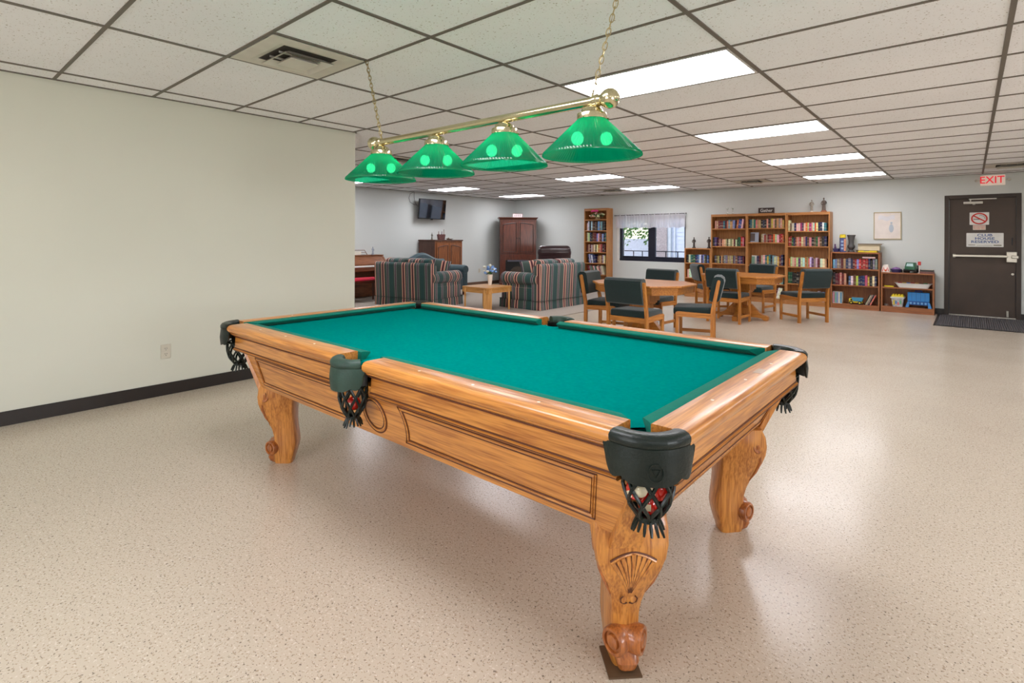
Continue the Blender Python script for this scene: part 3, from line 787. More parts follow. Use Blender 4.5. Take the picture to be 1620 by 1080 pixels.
for side, half in ((0, 1.06), (2, 1.06)):
    for sg in (-1, 1):
        path = [(sg*half, .12), (sg*(half+.03), .88)]+[(sg*(.205-.5*(.88-.76*k/8-.45)**2*.3), .88-.76*k/8) for k in range(9)]
        add_panel(side, path)
    for rr, m_, w_ in ((.080, 'groove', .003), (.071, 'oakX', .0045), (.062, 'groove', .0026)):
        MB().tube([cab_pt(side, rr*math.cos(2*PI*k/32), .5+rr*math.sin(2*PI*k/32)/.2) for k in range(32)], w_, 6, True).build('medallion_ring', m_, cab)
for side in (1, 3):
    add_panel(side, [(-.53, .12), (.53, .12), (.55, .88), (-.55, .88)])
# corner post boards, proud of the chamfer
for sx in (-1, 1):
    for sy in (-1, 1):
        secs = []
        for hx, hy, z in ((BX, BY, ZC0-.042), (TX, TY, ZC1-.002)):
            A = Vector((sx*(hx-cc-.004), sy*(hy+.004))); B = Vector((sx*(hx+.004), sy*(hy-cc-.004))); n = Vector((sx, sy)).normalized()
            q = [A-n*.02, A+n*.006, B+n*.006, B-n*.02]
            secs.append([(p.x, p.y, z) for p in q])
        MB().loft(secs).build('corner_post', 'oakZ', pt, loc=(.045, 0, 0), smooth=False)
# legs
def make_leg():
    """local +X is outward (diagonal)"""
    b = MB()
    # z, inner, outer, halfwidth outer face, halfwidth inner face
    S = [(.475, -.085, .095, .112, .10), (.44, -.082, .112, .113, .10), (.40, -.075, .118, .112, .092), (.36, -.070, .116, .105, .080), (.32, -.066, .108, .090, .068), (.28, -.064, .094, .072, .060),
         (.24, -.066, .076, .057, .054), (.20, -.070, .060, .050, .052), (.16, -.076, .050, .046, .052), (.12, -.080, .046, .045, .052), (.09, -.076, .05, .045, .050), (.05, -.066, .052, .042, .046), (.02, -.056, .05, .038, .042), (.0, -.052, .045, .036, .040)]
    secs = []
    for z, xi, xo, wo, wi in S:
        sec = []; c = .016
        for x, y in [(xi+c, -wi), (xo-c*1.2, -wo), (xo-c*.4, -wo+c*.35), (xo, -wo+c*1.3), (xo+.004, 0), (xo, wo-c*1.3), (xo-c*.4, wo-c*.35), (xo-c*1.2, wo), (xi+c, wi), (xi+c*.3, wi-c*.3), (xi, wi-c), (xi, -wi+c), (xi+c*.3, -wi+c*.3)]:
            sec.append((x, y, z))
        secs.append(sec)
    body = b.loft(secs).build('leg', 'oakZ', None)
    # foot scrolls
    b = MB()
    for s_ in (-1, 1):
        ax_ = Vector((.55, s_*.83, 0)).normalized()
        xf = Matrix.Translation((.048, s_*.020, .092)) @ ax_.to_track_quat('Z', 'X').to_matrix().to_4x4()
        b.lathe([(0, -.02), (.036, -.02), (.041, .004), (.041, .028), (.037, .034), (.030, .033), (.028, .026), (.022, .026), (.019, .034), (.010, .038), (0, .038)], 26, xf=xf)
    b.tube([(.046, y, .108) for y in (-.028, 0, .028)], .024, 14)
    b.loft([[(.0+x, y, z) for x, y in rect(.034*k, 0, .038*k, .038*k2, .018, 5)] for z, k, k2 in ((.0, .75, .55), (.012, 1.05, .72), (.035, 1.15, .9), (.06, 1.0, .95), (.09, .7, .8))])
    b.build('foot_scroll', 'carve', body)
    # shell
    b = MB(); g = MB()
    def face_x(z):
        for (z0, a, x0, *_), (z1, a2, x1, *_) in zip(S, S[1:]):
            if z1 <= z <= z0: return x1+(x0-x1)*(z-z1)/(z0-z1)
        return S[0][2]
    nrib = 9
    for k in range(nrib):
        a = R(-25+50*k/(nrib-1)); Lr = .142*(1-.10*abs(k-4)/4)
        pts = []; rs = []
        for t in range(9):
            q = t/8; d = .012+Lr*q; y = math.sin(a)*d*(.55+.45*q); z = .232+math.cos(a)*d
            pts.append((face_x(z)+.004-.10*y*y/.1, y, z)); rs.append(.0022+.0072*q*(1 if q < .95 else .8))
        b.tube(pts, .006, 8, rs=rs)
        if k < nrib-1:
            a2 = a+R(50/(nrib-1)/2); pts = []
            for t in range(7):
                q = t/6; d = .02+Lr*q*.93; y = math.sin(a2)*d*(.55+.45*q); z = .232+math.cos(a2)*d
                pts.append((face_x(z)+.0045+.0035*q-1.0*y*y, y, z))
            g.tube(pts, .0030, 6)
    g.tube([(face_x(.232+math.cos(R(a))*.158)+.004, math.sin(R(a))*.154, .232+math.cos(R(a))*.158-.0004*abs(a)) for a in range(-26, 27, 4)], .003, 6)
    b.tube([(face_x(.232+math.cos(R(a))*.153)+.003, math.sin(R(a))*.149, .232+math.cos(R(a))*.153-.0004*abs(a)) for a in range(-26, 27, 4)], .0055, 6)
    for s_ in (-1, 1):
        b.sphere((face_x(.22)+.002, s_*.014, .222), .012, 10, (.5, .8, 1.1))
        g.tube([(face_x(z)+.006, s_*y, z) for y, z in ((.003, .21), (.012, .206), (.024, .214), (.026, .226), (.018, .236))], .002, 6)
    b.sphere((face_x(.19)+.0, 0, .196), .010, 10, (.5, .8, 1.5))
    sh = b.build('carved_shell', 'oakZ', body); g.build('shell_groove', 'groove', body)
    # side volutes at the knee
    for s_ in (-1, 1):
        b = MB(); g = MB()
        xf = Matrix.Translation((.074, s_*.0965, .408)) @ Matrix.Rotation(-s_*PI/2, 4, 'X')
        b.lathe([(0, 0), (.026, 0), (.028, .006), (.025, .011), (.019, .010), (.015, .010), (.011, .013), (0, .014)], 22, xf=xf, sx=.9, sy=1.35)
        g.tube([(.074+.9*r*math.cos(t), s_*.108, .408+1.35*r*math.sin(t)) for r, t in [(.021-.0018*k, k*.62) for k in range(9)]], .0018, 6)
        b.tube([(.084, s_*.098, .375), (.090, s_*.088, .33), (.080, s_*.070, .28), (.062, s_*.052, .235)], .008, 8, rs=[.008, .009, .007, .003])
        v_ = b.build('knee_volute', 'carve', body); g.build('volute_groove', 'groove', body)
    return body
leg = make_leg(); first = True
for sx in (-1, 1):
    for sy in (-1, 1):
        o = leg if first else copy_tree(leg)
        first = False
        o.parent = pt; o.location = (sx*1.095+.018, sy*.488, .0065 if (sx > 0 and sy < 0) else 0); o.rotation_euler = (0, 0, math.atan2(sy, sx))
# wooden shim under the near leg
tag(MB().box(-.062, .062, -.05, .05, 0, .006).build('wood_shim', plain('shimwood', (92, 68, 44), .7), None, rz=R(-45)), 'thin dark shim beside the foot of the nearest pool table leg', 'shim')
bpy.data.objects['wood_shim'].location = (1.480, .722, 0)
# billiard balls in the pocket nets
def ball(x, y, z, c1, c2, label, rot):
    b = MB(); b.sphere((0, 0, 0), .0286, 20); 
    o = b.build('billiard_ball', [plain('ball_%s' % '_'.join(map(str, c1)), c1, .12, coat=.6), plain('ball_cream', (232, 220, 186), .12, coat=.6), 'black'], None, loc=(x, y, z))
    for p in o.data.polygons:
        if c2 == 'stripe' and abs(p.center.z) > .015: p.material_index = 1
        if (p.center-Vector((0, -.0286, 0))).length < .009: p.material_index = 1
    o.rotation_euler = rot; tag(o, label, 'ball', 'billiard balls in the pocket nets')
nx, ny = TC[0]+CPX+.022, TC[1]-CPY-.024
RED, ORG = (196, 32, 20), (236, 96, 30)
def nb_(r_, f_, z): return (nx+.757*r_+.45*f_, ny+.653*r_-.89*f_, z)
ball(*nb_(0, .004, .598), RED, 's', 'red ball at the very bottom of the nearest corner net', (0, 0, .4))
ball(*nb_(-.030, .018, .641), RED, 'stripe', 'red and cream striped ball at the left of the nearest corner net', (.5, .9, 0))
ball(*nb_(.030, .018, .641), RED, 's', 'red ball at the right of the nearest corner net', (0, 0, -.3))
ball(*nb_(0, -.036, .643), (232, 220, 186), 's', 'cream ball at the back of the nearest corner net', (0, 0, 0))
ball(*nb_(.031, -.014, .690), ORG, 's', 'orange ball at the top of the nearest corner net', (0, 0, 1))
ball(*nb_(-.031, -.012, .690), (210, 60, 30), 'stripe', 'cream ball with a red stripe at the top of the nearest corner net', (1.2, .3, 0))
ball(TC[0]+.004, TC[1]-SPY-.035, .612, RED, 's', 'red ball in the net of the near side pocket', (0, 0, .2))

# ---------------------------------------------------------------- billiard lamp
bl = thing('billiard_lamp', 'brass bar pool table lamp with four green glass shades hung on chains', 'lamp', (0, 1.21, 0))
BZ = 1.878; bx0, bx1 = -.50, 1.13
MB().cyl((bx0, 0, BZ), (bx1, 0, BZ), .021, 24).build('bar', 'brass', bl)
for sx, x in ((-1, bx0), (1, bx1)):
    xf = Matrix.Translation((x, 0, BZ)) @ Matrix.Rotation(sx*PI/2, 4, 'Y')
    MB().lathe([(.021, -.06), (.027, -.055), (.029, -.04), (.024, -.035), (.024, -.02), (.030, -.014), (.040, .004), (.043, .020), (.040, .036), (.030, .048), (.018, .052), (.016, .058), (.008, .062), (0, .062)], 28, xf=xf).build('finial', 'brass', bl)
def shade(x):
    s = MB(); nr = 96
    prof = [(.050, .165), (.058, .160), (.208, .012), (.212, .004), (.212, 0), (.209, 0), (.206, .008), (.055, .156), (.048, .162)]
    secs = []
    for i in range(nr):
        a = 2*PI*i/nr; k = 1.0
        secs.append(a)
    g = s
    rings = []
    for (r, z) in prof:
        rg = []
        for i in range(nr*2):
            a = 2*PI*i/(nr*2); rr = r+(.0011 if i % 2 else -.0003)*(1 if r > .06 and z > .006 else 0)
            rg.append(g.bm.verts.new((rr*math.cos(a), rr*math.sin(a), z)))
        rings.append(rg)
    n = nr*2
    for a, b in zip(rings, rings[1:]):
        for i in range(n): g.bm.faces.new([a[i], a[(i+1) % n], b[(i+1) % n], b[i]])
    sh = g.build('lamp_shade', 'shade', bl, loc=(x, 0, BZ-.232), smooth=False)
    f = MB().lathe([(0, .214), (.016, .214), (.020, .209), (.036, .206), (.044, .199), (.047, .191), (.049, .187), (.062, .181), (.064, .176), (.064, .156), (.060, .151), (.050, .151), (.050, .165), (.03, .18), (0, .185)], 28)
    for k in range(3):
        a = 2*PI*k/3+.5; f.cyl((.058*math.cos(a), .058*math.sin(a), .157), (.072*math.cos(a), .072*math.sin(a), .157), .004, 8)
    f.build('shade_fitter', 'brass', sh)
    d = Vector((math.cos(YAW), -math.sin(YAW)))
    for s_ in (-1, 1):  # pair added across the view to imitate the two refracted spots of each lamp
        MB().sphere((s_*d.x*.062, s_*d.y*.062, .075), .027, 14, (1, 1, 1.1)).build('bulb', 'bulb', sh)
        MB().cyl((s_*d.x*.055, s_*d.y*.055, .098), (s_*d.x*.02, s_*d.y*.02, .16), .011, 10).build('bulb_socket', 'white', sh)
for x in (1.062, .562, .060, -.450): shade(x)
def chain(p0, p1, seed=0):
    p0 = Vector(p0); p1 = Vector(p1); d = p1-p0; L = d.length; u = d.normalized(); b = MB(); n = int(L/.027)
    s1 = u.cross(Vector((0, 1, 0))).normalized(); s2 = u.cross(s1)
    for k in range(n):
        c = p0+u*(L*(k+.5)/n); s = (s1*.85+s2*.5).normalized() if k % 2 else (s2*.85-s1*.5).normalized()
        pts = [c+u*(.0185*math.cos(2*PI*i/12))+s*(.0095*math.sin(2*PI*i/12)) for i in range(12)]
        b.tube(pts, .0023, 5, True)
    b.tube([p0, p0+u*.02], .004).cyl(p1, p1+Vector((0, 0, .0001)), .003)
    # lamp cord threaded through the links
    b.tube([p0+u*(L*i/40)+s1*(.004*math.sin(i*1.3))+s2*(.004*math.cos(i*1.1)) for i in range(41)], .0014, 5)
    b.build('chain', 'chain', bl)
chain((-.445, 0, BZ+.02), (-.6096, 0, CH)); chain((1.062, 0, BZ+.02), (1.2192, 0, CH))

# ---------------------------------------------------------------- game tables and chairs
def make_chair():
    t = thing('side_chair', 'x', 'chair', (0, 0, 0), 0, 'oak chairs around the two game tables')
    W = .262     # outer half width
    def post(s_):
        b = MB(); x0, x1 = s_*(W-.030), s_*W
        pr_ = [(-.235, 0), (-.190, 0), (-.190, .40), (-.198, .46), (-.262, .78), (-.272, .80), (-.288, .802), (-.300, .79), (-.300, .77), (-.243, .46), (-.235, .40)]
        a = [(min(x0, x1), y, z) for y, z in pr_]; c = [(max(x0, x1), y, z) for y, z in pr_]
        b.loft([a, c]); return b
    for s_ in (-1, 1):
        post(s_).build('leg', 'chairZ', t)
        xa, xb = sorted((s_*(W-.030), s_*W))
        MB().box(xa, xb, .175, .215, 0, .385, .004).build('leg', 'chairZ', t)
        b = MB(); pr_ = [(-.20, .335), (.20, .345), (.215, .375), (.212, .392), (.195, .402), (.17, .404), (-.20, .392)]
        b.loft([[(xa, y, z) for y, z in pr_], [(xb, y, z) for y, z in pr_]]).build('side_rail', 'chairY', t)
        MB().box(xa+.004, xb-.004, -.195, .18, .085, .125, .003).build('stretcher', 'chairY', t)
    MB().box(-W+.03, W-.03, -.215, -.190, .325, .385, .003).build('back_rail', 'chairX', t)
    MB().box(-W+.03, W-.03, .175, .200, .315, .375, .003).build('front_rail', 'chairX', t)
    # seat pad
    b = MB()
    b.box(-W+.028, W-.028, -.205, .245, .372, .462, .028, 4)
    st = b.build('seat', 'fab', t)
    for v in st.data.vertices:
        if v.co.z > .43: v.co.z += .012*(1-(v.co.x/.25)**2)
        if v.co.y > .2: v.co.z -= .012
    # back cushion wrapped round the posts
    b = MB(); sec = []; hx = W-.028
    for k in range(9):
        u = -1+2*k/8; x = u*hx; bow = .010*(1-u*u)
        pr_ = [(-.190, .545), (-.172, .56), (-.208, .79), (-.220, .825), (-.255, .843), (-.305, .84), (-.336, .815), (-.343, .78), (-.300, .60), (-.288, .555), (-.268, .540), (-.225, .536)]
        sec.append([(x, y-bow, z) for y, z in pr_])
    b.loft(sec).build('backrest', 'fab', t)
    return t
c0 = make_chair(); cused = [0]
def chair(x, y, rz, label):
    o = c0 if not cused[0] else copy_tree(c0)
    cused[0] = 1; o.location = (x, y, 0); o.rotation_euler = (0, 0, R(rz)); o['label'] = label
# rz = direction the chair faces: 0 -> +Y
def game_table(cx, cy, ax, ay, kx, ky, label, rz=0):
    t = thing('game_table', label, 'table', (cx, cy, 0), rz, 'octagonal oak game tables')
    P = lambda e: [(-kx, -ay-e), (kx, -ay-e), (ax+e, -ky), (ax+e, ky), (kx, ay+e), (-kx, ay+e), (-ax-e, ky), (-ax-e, -ky)]
    b = MB(); b.loft([[(x, y, .693) for x, y in P(-.012)], [(x, y, .70) for x, y in P(0)], [(x, y, .716) for x, y in P(0)], [(x, y, .722) for x, y in P(-.006)]]); b.build('tabletop', 'chairX', t, smooth=False)
    b = MB(); b.loft([[(x, y, .605) for x, y in P(-.05)], [(x, y, .692) for x, y in P(-.04)]]); b.build('apron', 'chairX', t, smooth=False)
    b = MB()
    for z0, z1, h in ((.10, .20, .15), (.20, .225, .135), (.225, .43, .105), (.43, .45, .125), (.45, .48, .14), (.48, .60, .165)): b.box(-h, h, -h, h, z0, z1, .006)
    b.build('pedestal', 'chairZ', t)
    for k in range(4):
        a = PI/2*k; b = MB()
        pr_ = [(.08, .04), (.08, .24), (.14, .25), (.20, .19), (.26, .12), (.32, .085), (.37, .080), (.395, .065), (.40, .035), (.39, .0), (.34, 0), (.30, .035), (.2, .045)]
        xf = Matrix.Rotation(a, 4, 'Z')
        b.loft([[(x, -.038, z) for x, z in pr_], [(x, .038, z) for x, z in pr_]], xf=xf)
        b.build('foot', 'chairX', t)
game_table(-1.0, 5.74, .63, .53, .36, .24, 'octagonal oak game table nearer the pool table')
game_table(-.53, 8.31, .59, .53, .36, .24, 'octagonal oak game table nearer the bookcases')
chair(-.74, 5.05, 0, 'oak chair seen from behind at the front of the nearer game table')
chair(-1.50, 5.68, -82, 'oak chair at the striped sofa side of the nearer game table')
chair(-1.24, 6.52, 176, 'oak chair behind the nearer game table, facing the camera below the window')
chair(-.34, 5.86, 108, 'oak chair seen from the side at the right of the nearer game table')
chair(-.60, 7.87, -3, 'oak chair seen from behind at the front of the farther game table')
chair(-1.27, 8.98, -52, 'oak chair at the window side of the farther game table')
chair(-.66, 9.44, 168, 'oak chair behind the farther game table, in front of the middle bookcase')
chair(.27, 8.73, 52, 'oak chair standing alone at the right, turned away from the camera')

# ---------------------------------------------------------------- striped loveseats
def make_loveseat(label, group):
    t = thing('loveseat', label, 'sofa', (0, 0, 0), 0, group)
    W, D = .69, .50       # half width, half depth; faces +Y
    MB().box(-W+.02, W-.02, -D+.02, D-.06, .14, .40, .02, 2).build('base', 'strX', t)
    # skirt with kick pleats
    b = MB(); pts = []
    per = [(-W, -D), (W, -D), (W, D-.04), (-W, D-.04)]
    top = []; bot = []
    for i in range(4):
        p, q = Vector(per[i]), Vector(per[(i+1) % 4]); n = Vector(((q-p).y, -(q-p).x)).normalized()
        for k in range(12):
            u = k/12; c = p+(q-p)*u; w_ = .006*math.sin(u*PI*6)
            top.append((c.x, c.y, .165)); bot.append((c.x+n.x*(.010+w_), c.y+n.y*(.010+w_), .012))
    b.loft([bot, top], cap=False).build('skirt', 'strX', t)
    MB().tube([(x*1.012, y*1.012, .172) for x, y in ((-W, -D), (W, -D), (W, D-.045), (-W, D-.045))], .005, 6, True).build('skirt_welt', plain('weltgreen', (40, 56, 52)), t)
    # back, leaning
    b = MB(); pr_ = [(-D, .16), (-D-.03, .78), (-D-.022, .815), (-D+.0, .835), (-D+.05, .835), (-D+.14, .78), (-D+.18, .40), (-D+.18, .16)]
    b.loft([[(x, y, z) for y, z in pr_] for x in (-W+.0, -W+.06, W-.06, W-.0)]).build('back', 'strX', t)
    for s_ in (-1, 1):
        # rolled arm
        b = MB(); xc = s_*(W-.10)
        sec = []
        for y in (-D+.05, D-.10, D-.075):
            r = .122 if y < D-.08 else .108; sec.append([(xc+s_*.015+r*math.cos(2*PI*k/20), y, .555+r*.95*math.sin(2*PI*k/20)) for k in range(20)])
        b.loft(sec).box(min(xc-.07, xc+.07), max(xc-.07, xc+.07), -D+.05, D-.085, .16, .52)
        b.build('arm', 'strY', t)
        MB().torus((xc+s_*.015, D-.076, .555), .098, .006, 'Y', 22).build('arm_piping', plain('pipe', (96, 36, 46)), t)
        b = MB().box(*sorted((s_*.008, s_*(W-.15))), -D+.16, D-.03, .39, .53, .035, 3); b.build('seat_cushion', 'strX', t)
        b = MB().box(*sorted((s_*.005, s_*(W-.13))), -.09, .09, -.22, .22, .06, 4)
        o = b.build('back_cushion', 'strX', t, loc=(0, -D+.21, .69)); o.rotation_euler = (R(10), 0, 0)
    for k, x in enumerate((-W+.06, W-.06)):
        for y in (-D+.05, D-.12): MB().box(x-.025, x+.025, y-.025, y+.025, 0, .15).build('leg', 'cherryZ', t)
    return t
def pillow(loc, rot, label, mt='strX', s=.175):
    b = MB(); n = 12
    for side in (-1, 1):
        def fn(u, v):
            x = (u-.5)*2; z = (v-.5)*2; h = .075*((1-abs(x)**2.6)*(1-abs(z)**2.6))**.6
            return (x*s*(1-.05*(1-z*z)), side*h, z*s*(1-.05*(1-x*x)))
        b.grid(fn, n, n)
    bmesh.ops.remove_doubles(b.bm, verts=b.bm.verts, dist=.0005)
    o = b.build('throw_pillow', mt, None, loc=loc); o.rotation_euler = rot
    return tag(o, label, 'pillow', 'striped throw pillows')
L1 = make_loveseat('striped loveseat with its back to the pool table, left of the small wooden table', 'striped loveseats')
L1.rotation_euler = (0, 0, R(10.4)); L1.location = (-5.83, 5.93, 0)
L2 = copy_tree(L1); L2['label'] = 'striped loveseat right of the small wooden table, leather recliner behind it'
L2.rotation_euler = (0, 0, R(89)); L2.location = (-3.97, 7.40, 0)
def on_sofa(L, x, y, z): 
    a = L.rotation_euler.z; return (L.location.x+x*math.cos(a)-y*math.sin(a), L.location.y+x*math.sin(a)+y*math.cos(a), z)
pillow(on_sofa(L1, .42, .12, .70), (R(-14), R(8), R(10.4+30)), 'striped throw pillow leaning in the right arm of the left loveseat')
pillow(on_sofa(L2, -.40, -.04, .715), (R(-14), R(-8), R(89-40)), 'striped throw pillow leaning in the near arm of the right loveseat')

# teal camelback loveseat
t = thing('camelback_sofa', 'dark teal camelback loveseat behind the left striped loveseat', 'sofa', (-6.80, 7.06, 0), R(-90))
W, D = .70, .44
MB().box(-W+.1, W-.1, -D+.08, D-.02, .13, .42, .03, 2).build('base', 'teal', t)
for s_ in (-1, 1): MB().box(*sorted((s_*.01, s_*(W-.17))), -D+.2, D, .42, .52, .04, 3).build('seat_cushion', 'teal', t)
b = MB(); sec = []
for k in range(25):
    x = -W+.04+(2*W-.08)*k/24; u = abs(x)/W; zt = .80+.15*(.5+.5*math.cos(PI*min(1, u*1.35)))
    sec.append([(x, -D, .2), (x, -D, zt-.03), (x, -D+.02, zt), (x, -D+.09, zt+.01), (x, -D+.15, zt-.04), (x, -D+.2, .42), (x, -D+.2, .2)])
b.loft(sec).build('back', 'teal', t)
for s_ in (-1, 1):
    xc = s_*(W-.07); sec = [[(xc+r*math.cos(2*PI*k/20), y, .585+r*math.sin(2*PI*k/20)) for k in range(20)] for y, r in ((-D+.06, .10), (D-.03, .10), (D, .085))]
    MB().loft(sec).box(xc-.06, xc+.06, -D+.06, D-.01, .14, .56).build('arm', 'teal', t)
    for y in (-D+.06, D-.08): MB().cyl((xc, y, 0), (xc, y, .14), .018, 10, .028).build('leg', 'cherryZ', t)

# leather recliner
t = thing('recliner', 'oxblood leather recliner behind the right striped loveseat', 'armchair', (-4.93, 9.06, 0), R(41))
MB().box(-.34, .34, -.36, .36, 0, .40, .04, 3).build('base', 'brownleather', t)
MB().box(-.27, .27, -.22, .40, .38, .52, .06, 4).build('seat_cushion', 'brownleather', t)
for s_ in (-1, 1): MB().box(*sorted((s_*.27, s_*.45)), -.40, .38, .06, .62, .07, 4).build('arm', 'brownleather', t)
b = MB().box(-.36, .36, -.12, .12, -.34, .36, .09, 5); o = b.build('backrest', 'brownleather', t, loc=(0, -.36, .78)); o.rotation_euler = (R(12), 0, 0)
b = MB().box(-.37, .37, -.12, .12, -.115, .115, .10, 5); o = b.build('headrest', 'brownleather', t, loc=(0, -.41, .985)); o.rotation_euler = (R(10), 0, 0)

# coffee table
t = thing('coffee_table', 'small square pine table with rounded top corners and plank legs', 'table', (-4.35, 6.27, 0))
hx, hy = .335, .335; zt = .43
MB().prism(rect(0, 0, hx, hy, .06, 5), zt-.024, zt).build('tabletop', 'coffee', t)
for s_ in (-1, 1):
    MB().box(-hx+.03, hx-.03, *sorted((s_*(hy-.035), s_*(hy-.012))), zt-.10, zt-.024).build('apron', 'coffee', t)
    MB().box(*sorted((s_*(hx-.035), s_*(hx-.012))), -hy+.03, hy-.03, zt-.10, zt-.024).build('apron', 'coffee', t)
    for q in (-1, 1):
        b = MB(); ang = math.atan2(s_, q)
        b.box(-.075, .075, -.016, .016, 0, zt-.025, .004, xf=Matrix.Translation((q*(hx-.055), s_*(hy-.055), 0)) @ Matrix.Rotation(ang+PI/2, 4, 'Z'))
        b.build('leg', wood('leg_pine', (214, 158, 88), (184, 124, 58), 'Z', .35, .3) if 'legpine' not in M else M['legpine'], t)
# vase with flowers
vx, vy = -4.42, 6.42
t = thing('flower_vase', 'white tapered vase with blue and white artificial flowers on the small pine table', 'vase', (vx, vy, zt))
MB().lathe([(0, 0), (.030, 0), (.042, .10), (.052, .19), (.050, .195), (.046, .19), (.036, .10), (.0, .03)], 20).build('vase_body', plain('vasewhite', (236, 226, 214), .35), t)
rnd = random.Random(5); b = MB(); gb = MB(); wb_ = MB()
for k in range(26):
    a = rnd.random()*2*PI; r = .03+.085*rnd.random()**.7; z = .24+.10*rnd.random()-.3*(r-.05)
    (wb_ if k % 4 == 0 else b).sphere((r*math.cos(a), r*math.sin(a), z+(.03 if k % 4 == 0 else 0)), .024+.010*rnd.random(), 8, (1, 1, .7))
for k in range(16):
    a = rnd.random()*2*PI; r = .02+.05*rnd.random(); gb.sphere((r*math.cos(a), r*math.sin(a), .20+.05*rnd.random()), .022, 6, (1.2, .7, .6))
wb_.sphere((0, 0, .36), .03, 8)
b.build('blue_blossoms', plain('bluef', (118, 156, 210), .8, var=.2), t); wb_.build('white_blossoms', plain('whitef', (226, 224, 208), .8), t); gb.build('leaves', 'green_l', t)

# ---------------------------------------------------------------- bookcases
FY = 10.94; BKY = 11.225
def bookcase(x0, x1, zt, shelves, wm, label, group=None, plinth=.075, th=.024, fy=FY, face=.0, top_over=0):
    t = thing('bookcase', label, 'bookcase', ((x0+x1)/2, (fy+BKY)/2, 0), 0, group)
    h = (x1-x0)/2-.0006; d = (BKY-fy)/2
    for s_ in (-1, 1): MB().box(*sorted((s_*(h-th), s_*h)), -d, d, 0, zt-th if top_over else zt, .0015).build('side_panel', wm+'Z', t)
    MB().box(-h+(0 if top_over else th), h-(0 if top_over else th), -d, d, zt-th, zt, .0015).build('top', wm+'X', t)
    if face: MB().box(-h+th, h-th, -d, -d+.018, zt-th-face, zt-th).build('top_rail', wm+'X', t)
    MB().box(-h+th, h-th, d-.008, d-.002, .02, zt-th).build('back_panel', wm+'Z', t)
    MB().box(-h+th, h-th, -d+.004, -d+.02, 0, plinth).build('plinth', wm+'X', t)
    for z in shelves: MB().box(-h+th+.0005, h-th-.0005, -d+.001, d-.01, z-.022, z, .0015).build('shelf', wm+'X', t)
    return t
TG = 'tall bookcases of the triple row'
bookcase(-5.315, -4.63, 2.07, [.09, .38, .67, .95, 1.222, 1.505, 1.784], 'case', 'narrow tall bookcase left of the curtained window', face=.04)
bookcase(-2.62, -2.025, 1.09, [.09, .43, .765], 'case', 'low bookcase at the left end of the row, beside the window')
bookcase(-2.022, -1.272, 1.835, [.09, .42, .775, 1.145, 1.525], 'case', 'left bookcase of the tall triple row', TG, face=.03)
bookcase(-1.272, -.512, 1.835, [.09, .39, .762, 1.235, 1.530], 'case', 'middle bookcase of the tall triple row with the lettered plaque on top', TG, face=.03)
bookcase(-.512, .252, 1.835, [.09, .42, .757, 1.165, 1.465], 'case', 'right bookcase of the tall triple row with two figurines on top', TG, face=.03)
bookcase(.262, 1.045, 1.062, [.09, .445, .752], 'brown', 'waist high brown bookcase holding toys and a cardboard box on top')
bookcase(1.060, 1.822, .712, [.105, .448], 'brown', 'lowest bookcase holding a toy bucket and blue toy case, beside the door', plinth=.085)

BC = {'black': (30, 28, 32), 'navy': (34, 40, 84), 'blue': (52, 84, 150), 'light blue': (120, 160, 196), 'teal': (40, 110, 112), 'green': (34, 92, 56), 'red': (170, 36, 36), 'maroon': (100, 30, 38), 'orange': (206, 104, 50),
      'pink': (206, 96, 116), 'magenta': (170, 40, 110), 'purple': (92, 60, 112), 'yellow': (206, 184, 70), 'cream': (216, 204, 172), 'white': (224, 222, 216), 'tan': (176, 144, 108), 'brown': (104, 70, 50), 'grey': (128, 124, 122), 'salmon': (200, 140, 122)}
def book_mesh():
    b = MB()
    # cover: boards and rounded spine (front is -Y), unit size
    b.box(-.5, -.46, -.5, .5, 0, 1).box(.46, .5, -.5, .5, 0, 1)
    b.loft([[(x, y, z) for x, y in ((-.5, -.47), (-.3, -.5), (.3, -.5), (.5, -.47), (.5, -.44), (-.5, -.44))] for z in (0, 1)])
    b.mat(1).box(-.46, .46, -.44, .46, .02, .975)
    o = b.build('book', ['book', 'pages'], None, smooth=False); return o
bk0 = book_mesh(); bkn = [0]; brnd = random.Random(11)
def book(x, z, w, h, d, col, label, group, y=None, lean=0, flat=False):
    o = bk0 if not bkn[0] else bk0.copy()
    if bkn[0]: COL.objects.link(o)
    bkn[0] += 1
    c = BC[col]; j = lambda v: max(8, min(245, v*(1+brnd.uniform(-.16, .16)))); o.color = (*s2l(tuple(j(v) for v in c)), 1)
    y = FY+.022+d/2+(brnd.uniform(0, .018) if y is None else y)
    o.scale = (w, d, h); o.location = (x, y, z+.0008); o.rotation_euler = (0, lean, 0)
    tag(o, label, 'book', group); return o
def row(x0, x1, z, h0, h1, pal, where, group, tmin=.024, tmax=.042, d=.14, lean=0):
    x = x0; k = 0
    while True:
        w_ = brnd.uniform(tmin, tmax); h = brnd.uniform(h0, h1)
        ww = w_/math.cos(lean)+.0015
        if x+ww+h*math.sin(abs(lean)) > x1: break
        c = pal[brnd.randrange(len(pal))] if not isinstance(pal, tuple) else pal[min(k, len(pal)-1)]
        article = where.format(c=c)
        if lean: # leaning right (+) or left (-)
            if lean > 0: book(x+ww/2+h*0, z+abs(math.sin(lean))*w_/2, w_, h, d, c, article, group, lean=lean)
            else: book(x+ww/2+h*math.sin(-lean), z+abs(math.sin(lean))*w_/2, w_, h, d, c, article, group, lean=lean)
        else: book(x+w_/2, z, w_, h, d, c, article, group)
        x += ww; k += 1
MX = ['maroon', 'brown', 'blue', 'cream', 'red', 'tan', 'orange', 'white', 'black', 'teal', 'salmon', 'navy']
LT = ['cream', 'white', 'pink', 'salmon', 'tan', 'purple', 'maroon', 'cream']
